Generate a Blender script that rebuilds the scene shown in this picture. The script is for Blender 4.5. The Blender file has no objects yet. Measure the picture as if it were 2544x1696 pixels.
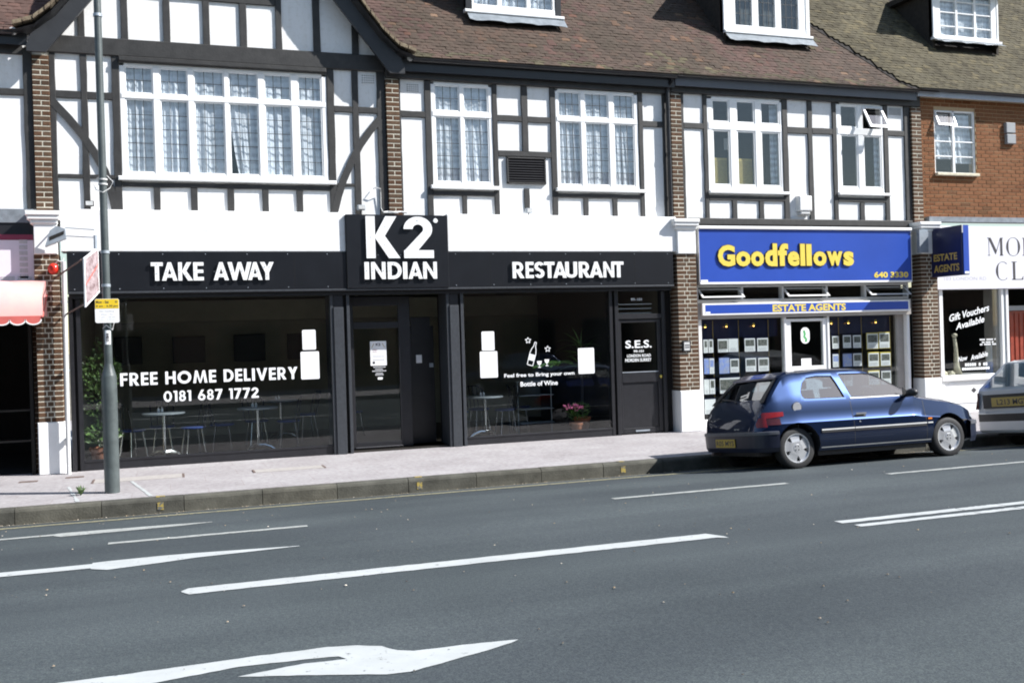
import bpy, math, random
from mathutils import Vector, Matrix
R = math.radians
random.seed(7)
sc = bpy.context.scene
col = sc.collection
# ------------------------------------------------------------------ camera
CAM = (0.0, -16.28, 1.772)
yaw, pit, rol = 0.33435, -0.00226, -0.03033
f = Vector((math.sin(yaw) * math.cos(pit), math.cos(yaw) * math.cos(pit), math.sin(pit)))
r0 = Vector((math.cos(yaw), -math.sin(yaw), 0)); u0 = r0.cross(f)
rr = math.cos(rol) * r0 + math.sin(rol) * u0
uu = -math.sin(rol) * r0 + math.cos(rol) * u0
cd = bpy.data.cameras.new('camera'); cam = bpy.data.objects.new('camera', cd); col.objects.link(cam)
cam.matrix_world = Matrix(((rr.x, uu.x, -f.x, CAM[0]), (rr.y, uu.y, -f.y, CAM[1]), (rr.z, uu.z, -f.z, CAM[2]), (0, 0, 0, 1)))
cd.sensor_width = 36; cd.lens = 36 * 2473 / 2544; cd.clip_end = 3000; cd.clip_start = 0.05
sc.camera = cam
# ------------------------------------------------------------------ sky, sun, exposure
SUN = Vector((2.0, -1.0, 1.9)).normalized()
w = bpy.data.worlds.new('World'); sc.world = w; w.use_nodes = True
nt = w.node_tree; bg = nt.nodes['Background']
sky = nt.nodes.new('ShaderNodeTexSky'); sky.sky_type = 'NISHITA'; sky.sun_disc = False
sky.sun_elevation = math.asin(SUN.z); sky.sun_rotation = math.atan2(SUN.x, SUN.y)
sky.air_density = 1.2; sky.dust_density = 0.6; sky.ozone_density = 1.5
nt.links.new(sky.outputs[0], bg.inputs[0]); bg.inputs[1].default_value = 0.08
sl = bpy.data.lights.new('sun', 'SUN'); sl.energy = 5.0; sl.angle = R(0.5); sl.color = (1.0, 0.98, 0.955)
so = bpy.data.objects.new('sun', sl); col.objects.link(so); so.rotation_euler = (-SUN).to_track_quat('-Z', 'Y').to_euler()
so.location = (20, -20, 30)
vs = sc.view_settings; vs.view_transform = 'Standard'; vs.look = 'None'; vs.gamma = 1; vs.use_curve_mapping = False
vs.exposure = 0.9
sc.render.engine = 'CYCLES'
sc.cycles.filter_width = 1.9

# ------------------------------------------------------------------ helpers
WL = {}
def tag(o, label=None, cat=None, group=None, kind=None):
    if label: o['label'] = label
    if cat: o['category'] = cat
    if group: o['group'] = group
    if kind: o['kind'] = kind
    return o
def empty(name, loc=(0, 0, 0), label=None, cat=None, group=None):
    o = bpy.data.objects.new(name, None); col.objects.link(o); o.location = loc
    o.empty_display_size = 0.1
    WL[o] = Vector(loc)
    return tag(o, label, cat, group)
def put(name, me, parent=None, loc=None):
    o = bpy.data.objects.new(name, me); col.objects.link(o)
    if parent is not None:
        o.parent = parent
        WL[o] = WL[parent]
        if loc is not None: o.location = Vector(loc) - WL[parent]
    else:
        WL[o] = Vector((0, 0, 0))
        if loc is not None: o.location = loc
    return o
class MB:
    def __init__(s): s.v = []; s.f = []; s.mi = []; s.m = 0
    def add(s, vs_, fs):
        n = len(s.v); s.v += [tuple(p) for p in vs_]
        for q in fs: s.f.append([n + i for i in q]); s.mi.append(s.m)
        return s
    def box(s, x0, x1, y0, y1, z0, z1):
        return s.add([(x0, y0, z0), (x1, y0, z0), (x1, y1, z0), (x0, y1, z0), (x0, y0, z1), (x1, y0, z1), (x1, y1, z1), (x0, y1, z1)],
                     [(0, 3, 2, 1), (4, 5, 6, 7), (0, 1, 5, 4), (1, 2, 6, 5), (2, 3, 7, 6), (3, 0, 4, 7)])
    def bbox(s, x0, x1, y0, y1, z0, z1, b=0.008):
        """box whose front (low y) edges are chamfered"""
        b = min(b, (x1 - x0) / 3, (z1 - z0) / 3)
        v = [(x0, y1, z0), (x1, y1, z0), (x1, y1, z1), (x0, y1, z1), (x0, y0 + b, z0), (x1, y0 + b, z0), (x1, y0 + b, z1), (x0, y0 + b, z1),
             (x0 + b, y0, z0 + b), (x1 - b, y0, z0 + b), (x1 - b, y0, z1 - b), (x0 + b, y0, z1 - b)]
        return s.add(v, [(3, 2, 1, 0), (0, 1, 5, 4), (1, 2, 6, 5), (2, 3, 7, 6), (3, 0, 4, 7), (4, 5, 9, 8), (5, 6, 10, 9), (6, 7, 11, 10), (7, 4, 8, 11), (8, 9, 10, 11)])
    def poly(s, pts, y0, y1):
        """polygon in (x, z), counter-clockwise from the front, extruded y0 (front) .. y1"""
        n = len(pts)
        v = [(p[0], y0, p[1]) for p in pts] + [(p[0], y1, p[1]) for p in pts]
        fs = [list(range(n)), list(range(2 * n - 1, n - 1, -1))]
        for i in range(n):
            j = (i + 1) % n; fs.append((i, i + n, j + n, j))
        return s.add(v, fs)
    def flat(s, pts, z):
        """polygon in (x, y) at height z (number or function of y)"""
        zz = z if callable(z) else (lambda y: z)
        return s.add([(p[0], p[1], zz(p[1])) for p in pts], [list(range(len(pts)))])
    def strip(s, a, b):
        """ribbon between two equally long point lists"""
        n = len(a)
        return s.add(list(a) + list(b), [(i, i + 1, n + i + 1, n + i) for i in range(n - 1)])
    def band(s, pts, wd, y0, y1):
        """thick polyline in (x, z)"""
        L, Rr = [], []
        for i, p in enumerate(pts):
            a = Vector(pts[max(0, i - 1)]); b = Vector(pts[min(len(pts) - 1, i + 1)])
            d = (b - a).normalized(); n = Vector((-d.y, d.x)) * wd / 2
            L.append((p[0] + n.x, p[1] + n.y)); Rr.append((p[0] - n.x, p[1] - n.y))
        for i in range(len(pts) - 1):
            s.poly([L[i], Rr[i], Rr[i + 1], L[i + 1]][::-1] if False else [Rr[i], Rr[i + 1], L[i + 1], L[i]], y0, y1)
        return s
    def tube(s, pts, r, n=8, cap=True):
        pts = [Vector(p) for p in pts]; rs = r if isinstance(r, (list, tuple)) else [r] * len(pts)
        rings = []
        up = Vector((0, 0, 1))
        for i, p in enumerate(pts):
            d = (pts[min(i + 1, len(pts) - 1)] - pts[max(i - 1, 0)]).normalized()
            a = d.cross(up if abs(d.z) < .95 else Vector((1, 0, 0))).normalized(); b = d.cross(a)
            rings.append([p + (a * math.cos(2 * math.pi * k / n) + b * math.sin(2 * math.pi * k / n)) * rs[i] for k in range(n)])
        v = [q for g in rings for q in g]; fs = []
        for i in range(len(pts) - 1):
            for k in range(n):
                fs.append((i * n + k, i * n + (k + 1) % n, (i + 1) * n + (k + 1) % n, (i + 1) * n + k))
        if cap:
            fs.append(list(range(n))[::-1]); fs.append([(len(pts) - 1) * n + k for k in range(n)])
        return s.add(v, fs)
    def lathe(s, prof, c=(0, 0, 0), n=20, axis='z'):
        v = []; fs = []
        for (rd, h) in prof:
            for k in range(n):
                a = 2 * math.pi * k / n; x, y = rd * math.cos(a), rd * math.sin(a)
                v.append((c[0] + x, c[1] + y, c[2] + h) if axis == 'z' else (c[0] + x, c[1] + h, c[2] + y))
        for i in range(len(prof) - 1):
            for k in range(n):
                q = (i * n + k, i * n + (k + 1) % n, (i + 1) * n + (k + 1) % n, (i + 1) * n + k)
                fs.append(q if axis == 'z' else q[::-1])
        return s.add(v, fs)
    def ball(s, c, rx, ry=None, rz=None, n=12, m=8):
        ry = ry or rx; rz = rz or rx
        v = []; fs = []
        for i in range(m + 1):
            t = math.pi * i / m
            for k in range(n):
                a = 2 * math.pi * k / n
                v.append((c[0] + rx * math.sin(t) * math.cos(a), c[1] + ry * math.sin(t) * math.sin(a), c[2] + rz * math.cos(t)))
        for i in range(m):
            for k in range(n): fs.append((i * n + k, (i + 1) * n + k, (i + 1) * n + (k + 1) % n, i * n + (k + 1) % n))
        return s.add(v, fs)
    def grid(s, nx, nz, fn):
        v = [fn(i / nx, j / nz) for j in range(nz + 1) for i in range(nx + 1)]
        fs = [(j * (nx + 1) + i, j * (nx + 1) + i + 1, (j + 1) * (nx + 1) + i + 1, (j + 1) * (nx + 1) + i) for j in range(nz) for i in range(nx)]
        return s.add(v, fs)
    def mesh(s, name, mats, off=Vector((0, 0, 0)), smooth=False):
        me = bpy.data.meshes.new(name)
        me.from_pydata([(p[0] - off[0], p[1] - off[1], p[2] - off[2]) for p in s.v], [], s.f)
        for mm in (mats if isinstance(mats, (list, tuple)) else [mats]): me.materials.append(mm)
        if isinstance(mats, (list, tuple)): me.polygons.foreach_set('material_index', s.mi)
        if smooth: me.polygons.foreach_set('use_smooth', [True] * len(me.polygons))
        me.update()
        if smooth and smooth is not True: me.set_sharp_from_angle(angle=R(smooth))
        return me
    def build(s, name, mat, parent=None, smooth=False, **kw):
        off = WL[parent] if parent is not None else Vector((0, 0, 0))
        o = put(name, s.mesh(name, mat, off, smooth), parent)
        return tag(o, **kw)
def B(*a): return MB().box(*a)
def dup(o, parent=None):
    c = o.copy(); col.objects.link(c); c.parent = parent; WL[c] = WL.get(o, Vector((0, 0, 0)))
    for ch in list(o.children):
        if ch != c: dup(ch, c)
    return c

# ------------------------------------------------------------------ materials
def mat(name, c, rough=0.7, var=0.15, scale=8, bump=0.0, bscale=60, metal=0.0, spec=0.5, coat=0.0, c2=None, island=None, emis=None, es=0):
    """procedural: base colour broken up by two noises, optional per-piece tint, fine relief"""
    m = bpy.data.materials.new(name); m.use_nodes = True
    n = m.node_tree.nodes; l = m.node_tree.links; p = n['Principled BSDF']
    p.inputs['Roughness'].default_value = rough; p.inputs['Metallic'].default_value = metal
    p.inputs['Specular IOR Level'].default_value = spec; p.inputs['Coat Weight'].default_value = coat
    p.inputs['Coat Roughness'].default_value = 0.04
    tc = n.new('ShaderNodeTexCoord')
    geo = n.new('ShaderNodeNewGeometry')
    nz = n.new('ShaderNodeTexNoise'); nz.inputs['Scale'].default_value = scale; nz.inputs['Detail'].default_value = 6; nz.inputs['Roughness'].default_value = 0.65
    l.new(geo.outputs['Position'], nz.inputs['Vector'])
    rp = n.new('ShaderNodeValToRGB')
    c2 = c2 or tuple(x * (1 - var) for x in c); c3 = tuple(min(1, x * (1 + var * .8)) for x in c)
    rp.color_ramp.elements[0].position = .3; rp.color_ramp.elements[0].color = (*c2, 1)
    rp.color_ramp.elements[1].position = .7; rp.color_ramp.elements[1].color = (*c3, 1)
    l.new(nz.outputs[0], rp.inputs[0]); out = rp.outputs[0]
    if island:
        oi = n.new('ShaderNodeObjectInfo'); ad = n.new('ShaderNodeMath'); ad.operation = 'ADD'
        fr = n.new('ShaderNodeMath'); fr.operation = 'FRACT'
        l.new(geo.outputs['Random Per Island'], ad.inputs[0]); l.new(oi.outputs['Random'], ad.inputs[1]); l.new(ad.outputs[0], fr.inputs[0])
        r2 = n.new('ShaderNodeValToRGB'); r2.color_ramp.interpolation = 'LINEAR'
        while len(r2.color_ramp.elements) < len(island): r2.color_ramp.elements.new(.5)
        for e, (ps, cc) in zip(r2.color_ramp.elements, island): e.position = ps; e.color = (*cc, 1)
        l.new(fr.outputs[0], r2.inputs[0])
        mx = n.new('ShaderNodeMix'); mx.data_type = 'RGBA'; mx.blend_type = 'MULTIPLY'; mx.inputs[0].default_value = 1
        l.new(out, mx.inputs[6]); l.new(r2.outputs[0], mx.inputs[7]); out = mx.outputs[2]
    l.new(out, p.inputs['Base Color'])
    if bump:
        b = n.new('ShaderNodeTexNoise'); b.inputs['Scale'].default_value = bscale; b.inputs['Detail'].default_value = 5
        l.new(geo.outputs['Position'], b.inputs['Vector'])
        bp = n.new('ShaderNodeBump'); bp.inputs['Strength'].default_value = bump; bp.inputs['Distance'].default_value = 0.01
        l.new(b.outputs[0], bp.inputs['Height']); l.new(bp.outputs[0], p.inputs['Normal'])
    if emis:
        p.inputs['Emission Color'].default_value = (*emis, 1); p.inputs['Emission Strength'].default_value = es
    return m
def glass(name, tint=(0.9, 0.95, 0.95), ior=1.5, wav=0.0, boost=1.0):
    m = bpy.data.materials.new(name); m.use_nodes = True
    n = m.node_tree.nodes; l = m.node_tree.links
    for x in list(n): n.remove(x)
    o = n.new('ShaderNodeOutputMaterial'); mix = n.new('ShaderNodeMixShader')
    tr = n.new('ShaderNodeBsdfTransparent'); tr.inputs[0].default_value = (*tint, 1)
    gl = n.new('ShaderNodeBsdfGlossy'); gl.inputs['Roughness'].default_value = 0.0; gl.inputs[0].default_value = (1, 1, 1, 1)
    fr = n.new('ShaderNodeLayerWeight'); fr.inputs[0].default_value = .5
    pw = n.new('ShaderNodeMath'); pw.operation = 'POWER'; pw.inputs[1].default_value = 5
    r0_ = ((ior - 1) / (ior + 1)) ** 2
    mt = n.new('ShaderNodeMath'); mt.operation = 'MULTIPLY_ADD'; mt.inputs[1].default_value = 1 - r0_; mt.inputs[2].default_value = r0_; mt.use_clamp = True
    l.new(fr.outputs['Facing'], pw.inputs[0]); l.new(pw.outputs[0], mt.inputs[0]); l.new(mt.outputs[0], mix.inputs[0]); l.new(tr.outputs[0], mix.inputs[1]); l.new(gl.outputs[0], mix.inputs[2])
    l.new(mix.outputs[0], o.inputs[0])
    if wav:
        g = n.new('ShaderNodeNewGeometry'); z = n.new('ShaderNodeTexNoise'); z.inputs['Scale'].default_value = 1.3; z.inputs['Detail'].default_value = 1
        b = n.new('ShaderNodeBump'); b.inputs['Strength'].default_value = wav; b.inputs['Distance'].default_value = .02
        l.new(g.outputs['Position'], z.inputs['Vector']); l.new(z.outputs[0], b.inputs['Height'])
        l.new(b.outputs[0], gl.inputs['Normal']); l.new(b.outputs[0], fr.inputs['Normal'])
    return m
def net_curtain(name, c=(0.93, 0.96, 1.0), dens=1.06):
    m = bpy.data.materials.new(name); m.use_nodes = True
    n = m.node_tree.nodes; l = m.node_tree.links
    for x in list(n): n.remove(x)
    o = n.new('ShaderNodeOutputMaterial'); mix = n.new('ShaderNodeMixShader')
    tr = n.new('ShaderNodeBsdfTransparent'); df = n.new('ShaderNodeBsdfDiffuse'); df.inputs[0].default_value = (*c, 1)
    tl = n.new('ShaderNodeBsdfTranslucent'); tl.inputs[0].default_value = (*c, 1)
    m2 = n.new('ShaderNodeMixShader'); m2.inputs[0].default_value = .25
    l.new(df.outputs[0], m2.inputs[1]); l.new(tl.outputs[0], m2.inputs[2])
    g = n.new('ShaderNodeNewGeometry'); sp = n.new('ShaderNodeSeparateXYZ'); l.new(g.outputs['Position'], sp.inputs[0])
    # lace bands along z, broken by noise
    wv = n.new('ShaderNodeTexWave'); wv.wave_type = 'BANDS'; wv.bands_direction = 'Z'; wv.inputs['Scale'].default_value = 2.6; wv.inputs['Distortion'].default_value = 2.2; wv.inputs['Detail'].default_value = 3; wv.inputs['Detail Scale'].default_value = 3
    nz = n.new('ShaderNodeTexNoise'); nz.inputs['Scale'].default_value = 9; nz.inputs['Detail'].default_value = 4
    mp = n.new('ShaderNodeMapping'); mp.inputs['Scale'].default_value = (1.6, 1, .25)
    l.new(g.outputs['Position'], mp.inputs[0]); l.new(mp.outputs[0], nz.inputs['Vector']); l.new(g.outputs['Position'], wv.inputs['Vector'])
    a = n.new('ShaderNodeMath'); a.operation = 'MULTIPLY_ADD'; a.inputs[1].default_value = .75; a.inputs[2].default_value = dens - .62
    b = n.new('ShaderNodeMath'); b.operation = 'MULTIPLY_ADD'; b.inputs[1].default_value = .30; b.use_clamp = True
    l.new(nz.outputs[0], a.inputs[0]); l.new(wv.outputs[1], b.inputs[0]); l.new(a.outputs[0], b.inputs[2])
    l.new(b.outputs[0], mix.inputs[0]); l.new(tr.outputs[0], mix.inputs[1]); l.new(m2.outputs[0], mix.inputs[2]); l.new(mix.outputs[0], o.inputs[0])
    return m
M = {}
def _plaster(n, l, p):
    g = n.new('ShaderNodeNewGeometry')
    def N(sc_, d, mp=None):
        z = n.new('ShaderNodeTexNoise'); z.inputs['Scale'].default_value = sc_; z.inputs['Detail'].default_value = d
        if mp: m = n.new('ShaderNodeMapping'); m.inputs['Scale'].default_value = mp; l.new(g.outputs['Position'], m.inputs[0]); l.new(m.outputs[0], z.inputs['Vector'])
        else: l.new(g.outputs['Position'], z.inputs['Vector'])
        return z.outputs[0]
    def ramp(x, a, b, c0, c1):
        r = n.new('ShaderNodeValToRGB'); e = r.color_ramp.elements; e[0].position = a; e[1].position = b; e[0].color = (*c0, 1); e[1].color = (*c1, 1); l.new(x, r.inputs[0]); return r.outputs[0]
    def mul(a, b):
        x = n.new('ShaderNodeMix'); x.data_type = 'RGBA'; x.blend_type = 'MULTIPLY'; x.inputs[0].default_value = 1; l.new(a, x.inputs[6]); l.new(b, x.inputs[7]); return x.outputs[2]
    c = mul(mul(ramp(N(1.2, 4), .35, .65, (.79, .79, .785), (.83, .83, .825)), ramp(N(9, 5, (1, 1, .07)), .3, .55, (.945, .94, .93), (1, 1, 1))), ramp(N(16, 5), .34, .48, (.94, .935, .92), (1, 1, 1)))
    l.new(c, p.inputs['Base Color']); p.inputs['Roughness'].default_value = .85; p.inputs['Specular IOR Level'].default_value = .2
    b = n.new('ShaderNodeBump'); b.inputs['Strength'].default_value = .25; b.inputs['Distance'].default_value = .008; l.new(N(45, 6), b.inputs['Height']); l.new(b.outputs[0], p.inputs['Normal'])
M['plaster'] = mat('white_render', (.80, .80, .79), .85, .07, 3.5, .15, 90, spec=.2)
M['plaster'] = bpy.data.materials.new('weathered_white_render'); M['plaster'].use_nodes = True; _plaster(M['plaster'].node_tree.nodes, M['plaster'].node_tree.links, M['plaster'].node_tree.nodes['Principled BSDF'])
M['paleglass'] = glass('tilted_glass', (.97, .985, .99), 3.4)
M['plaster2'] = mat('white_paint_brick', (.8, .8, .79), .7, .06, 4, .1, 40, spec=.3)
M['timber'] = mat('black_timber', (.030, .029, .028), .6, .35, 6, .25, 35)
M['barge'] = mat('black_bargeboard', (.026, .027, .03), .5, .25, 4, .1, 20)
M['upvc'] = mat('white_window_frame', (.86, .86, .85), .35, .03, 3, spec=.5)
M['lead'] = mat('lead_came', (.05, .055, .06), .5, .2, 20)
M['leadsheet'] = mat('lead_sheet', (.2, .225, .25), .55, .3, 7, .3, 15)
BR = [(0, (.65, .55, .5)), (.3, (1, .9, .85)), (.6, (.8, .85, .9)), (.85, (1.0, 1, 1)), (1, (.5, .5, .52))]
M['brick'] = mat('brown_brick', (.118, .072, .045), .85, .3, 25, .4, 70, island=BR, spec=.2)
M['redbrick'] = mat('orange_brick', (.225, .098, .044), .85, .2, 25, .35, 70, island=[(0, (.7, .62, .55)), (.3, (1, 1, 1)), (.65, (.88, .85, .8)), (.9, (1, .95, .9)), (1, (.55, .6, .6))], spec=.2)
M['mortar'] = mat('cream_mortar', (.56, .53, .44), .95, .2, 30, .4, 60, spec=.1)
M['mortar2'] = mat('tan_mortar', (.46, .34, .21), .95, .2, 30, .4, 60, spec=.1)
TL = [(0, (.72, .68, .67)), (.3, (1, .97, .95)), (.55, (.86, .84, .82)), (.8, (1.08, .99, .96)), (.94, (1.05, .9, .86)), (.985, (1.5, 1.2, 1.0)), (1, (2.3, 2.0, 1.7))]
M['tile'] = mat('brown_roof_tile', (.072, .051, .041), .85, .35, 1.3, .4, 40, c2=(.060, .048, .035), island=TL, spec=.25)
M['tilered'] = mat('red_roof_tile', (.088, .056, .047), .85, .3, 1.3, .4, 40, island=TL[:5] + [(1, (1.4, 1.1, .9))], spec=.25)
M['tilemoss'] = mat('mossy_roof_tile', (.088, .077, .052), .9, .4, 1.8, .5, 40, c2=(.060, .052, .034), island=[(0, (.6, .58, .55)), (.3, (1, 1, .95)), (.7, (.85, .85, .85)), (1, (1.3, 1.25, 1.1))], spec=.2)
M['tileshadow'] = mat('tile_underlay', (.02, .016, .014), .95, .2, 4)
M['black'] = mat('black_gloss_paint', (.014, .014, .016), .38, .25, 5, .03, 8)
M['fascia'] = mat('black_fascia_panel', (.009, .010, .013), .32, .2, 2.5, .02, 5)
M['column'] = mat('dark_grey_stained_wood', (.036, .040, .047), .5, .25, 18, .15, 30)
M['frame'] = mat('black_shop_frame', (.016, .016, .019), .4, .25, 10)
M['letter'] = mat('white_acrylic', (.88, .88, .87), .35, .05, 9)
M['vinyl'] = mat('white_vinyl', (.85, .86, .86), .5, .04, 9)
M['card'] = mat('white_card', (.88, .88, .88), .7, .04, 9)
M['glass'] = glass('window_glass', (.965, .982, .99), 1.56, .02)
M['shopglass'] = glass('shop_window_glass', (.92, .94, .935), 1.5, .015)
M['carglass'] = glass('car_glass', (.42, .52, .56), 3.0, 0)
M['net'] = net_curtain('net_curtain')
M['net2'] = net_curtain('thin_net_curtain', (.88, .92, .97), .95)
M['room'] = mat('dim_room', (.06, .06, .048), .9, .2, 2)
M['dining'] = mat('olive_dining_wall', (.27, .255, .19), .9, .15, 1.5)
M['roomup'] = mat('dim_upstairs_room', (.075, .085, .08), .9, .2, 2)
M['floorin'] = mat('dark_floor', (.02, .017, .014), .45, .3, 5)
M['picture'] = mat('dark_picture', (.006, .006, .006), .4, .2, 6)
M['chrome'] = mat('brushed_chrome', (.75, .76, .78), .2, .05, 20, metal=1)
M['blueseat'] = mat('blue_seat', (.03, .06, .22), .35, .2, 9)
M['terracotta'] = mat('terracotta', (.33, .12, .06), .8, .2, 12, .1)
M['leaf'] = mat('leaf_green', (.09, .15, .05), .45, .4, 14, island=[(0, (.6, .7, .6)), (.5, (1, 1, 1)), (.85, (1.5, 1.4, 1.3)), (1, (2.2, 2.2, 2.0))])
M['palm'] = mat('palm_green', (.05, .12, .02), .4, .3, 14)
M['pink'] = mat('pink_petal', (.55, .12, .28), .7, .2, 14)
M['yflower'] = mat('white_petal', (.75, .75, .6), .7, .1, 14)
M['asphalt'] = None
M['post'] = mat('grey_green_paint', (.070, .085, .085), .42, .3, 5, .12, 25, spec=.6)
M['galv'] = mat('grey_metal', (.36, .4, .44), .45, .15, 10, metal=.4)
M['yellow'] = mat('yellow_plate', (.75, .52, .02), .5, .08, 6)
M['yellowpaint'] = mat('worn_yellow_paint', (.36, .32, .17), .8, .35, 14)
M['blip'] = mat('yellow_kerb_paint', (.55, .38, .05), .8, .4, 30)
M['white_line'] = mat('white_road_paint', (.66, .66, .64), .65, .16, 10, .1, 50)
M['white_line2'] = mat('worn_road_paint', (.5, .5, .46), .7, .2, 14, .1, 50)
M['blue'] = mat('blue_sign_acrylic', (.028, .078, .40), .3, .08, 1.2)
M['navy'] = mat('shade_deepened_navy_acrylic', (.008, .011, .055), .3, .1, 2)  # navy deepened so the projecting sign's sunless face is dark by colour
M['gold'] = mat('yellow_acrylic', (.8, .62, .10), .35, .05, 9)
M['dullgold'] = mat('dull_gold_vinyl', (.42, .3, .07), .5, .1, 9)
M['grey'] = mat('grey_plastic', (.3, .31, .32), .5, .1, 8)
M['ltgrey'] = mat('pale_grey_paint', (.58, .58, .57), .5, .08, 6)
M['taupe'] = mat('taupe_trim', (.36, .33, .3), .6, .1, 6)
M['charcoal'] = mat('charcoal_lettering', (.05, .045, .05), .5, .1, 8)
M['faint'] = mat('faded_grey_lettering', (.5, .49, .52), .6, .1, 8)
M['redbell'] = mat('red_plastic', (.6, .03, .015), .25, .1, 10)
M['pinkcanvas'] = mat('pink_vinyl_awning', (.79, .44, .38), .3, .1, 2.2, c2=(.74, .36, .36))
M['deeppink'] = mat('deep_pink_vinyl', (.6, .14, .12), .35, .15, 4)
M['lilac'] = mat('pale_lilac_panel', (.72, .68, .76), .4, .04, 3)
M['crimson'] = mat('crimson_trim', (.22, .03, .07), .5, .1, 5)
M['reddoor'] = mat('red_door', (.25, .035, .015), .45, .25, 6)
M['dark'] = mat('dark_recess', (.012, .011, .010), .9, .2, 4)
M['rubber'] = mat('rubber', (.018, .018, .019), .7, .25, 20)
M['alloy'] = mat('silver_alloy', (.66, .67, .69), .3, .06, 12, metal=.7)
M['carblue'] = mat('metallic_blue_paint', (.0055, .018, .060), .36, .04, 200, metal=.85, coat=1.0)
M['bumperblue'] = mat('dark_blue_bumper', (.008, .012, .030), .4, .15, 20)
M['carsilver'] = mat('metallic_grey_paint', (.56, .58, .59), .35, .05, 200, metal=.25, coat=.8)
M['cardark'] = mat('car_black_plastic', (.02, .02, .022), .5, .15, 20)
M['cargrey'] = mat('car_grey_plastic', (.09, .095, .11), .45, .15, 20)
M['taillight'] = mat('red_lens', (.22, .010, .014), .15, .1, 20)
M['darklens'] = mat('smoked_lens', (.06, .01, .012), .15, .1, 20)
M['headlight'] = mat('clear_lens', (.6, .65, .7), .08, .05, 20, metal=.3)
M['amber'] = mat('amber_lens', (.7, .2, .02), .2, .05, 20)
M['plate'] = mat('yellow_number_plate', (.5, .34, .03), .4, .05, 9)
M['seat'] = mat('grey_car_seat', (.05, .058, .066), .9, .2, 14)
M['stone'] = mat('pale_stone', (.62, .56, .42), .7, .25, 12, .2, 25)
M['lamp_glow'] = mat('warm_lamp', (.8, .5, .2), .5, emis=(1.0, .52, .12), es=6)
M['bamboo'] = mat('straw_blind', (.42, .33, .10), .7, .2, 20)
M['rubberwhite'] = mat('white_hem', (.8, .78, .76), .6, .05, 6)
M['green'] = mat('green_print', (.1, .4, .14), .5, .1, 9)
M['photo'] = mat('house_photo', (.14, .14, .13), .6, .9, 22, c2=(.03, .04, .03))
M['photoblue'] = mat('blue_brochure', (.12, .2, .55), .6, .7, 14, c2=(.5, .52, .6))
M['print'] = mat('grey_print', (.5, .5, .52), .6, .2, 30)
# ------------------------------------------------------------------ lettering
def glyph_mesh(body, bold=0.0, shear=0.0):
    cu = bpy.data.curves.new('t', 'FONT'); cu.body = body; cu.offset = bold; cu.shear = shear
    cu.resolution_u = 3
    ob = bpy.data.objects.new('t', cu); col.objects.link(ob)
    bpy.context.view_layer.update()
    dg = bpy.context.evaluated_depsgraph_get()
    me = bpy.data.meshes.new_from_object(ob.evaluated_get(dg))
    v = [tuple(p.co) for p in me.vertices]; fs = [list(p.vertices) for p in me.polygons]
    bpy.data.objects.remove(ob); bpy.data.curves.remove(cu); bpy.data.meshes.remove(me)
    return v, fs
def txt(body, x0, x1, z0, z1, y, depth=0.0, bold=0.02, shear=0.0, rot=0.0):
    """text fitted to the box x0..x1, z0..z1 in the plane y; depth extrudes it towards the street"""
    v, fs = glyph_mesh(body, bold, shear)
    ax = min(p[0] for p in v); bx = max(p[0] for p in v); az = min(p[1] for p in v); bz = max(p[1] for p in v)
    P = [(x0 + (p[0] - ax) / (bx - ax) * (x1 - x0), z0 + (p[1] - az) / (bz - az) * (z1 - z0)) for p in v]
    if rot:
        cx, cz = (x0 + x1) / 2, (z0 + z1) / 2
        P = [(cx + (a - cx) * math.cos(rot) - (b - cz) * math.sin(rot), cz + (a - cx) * math.sin(rot) + (b - cz) * math.cos(rot)) for a, b in P]
    m = MB()
    if not depth: return m.add([(a, y, b) for a, b in P], fs)
    n = len(P)
    m.add([(a, y - depth, b) for a, b in P], fs)
    ec = {}
    for q in fs:
        for i in range(len(q)):
            e = (q[i], q[(i + 1) % len(q)]); k = tuple(sorted(e)); ec.setdefault(k, []).append(e)
    sf = [(e[0][0], e[0][0] + n, e[0][1] + n, e[0][1]) for e in ec.values() if len(e) == 1]
    m2 = [(a, y - depth, b) for a, b in P] + [(a, y, b) for a, b in P]
    return m.add(m2, sf)
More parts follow.
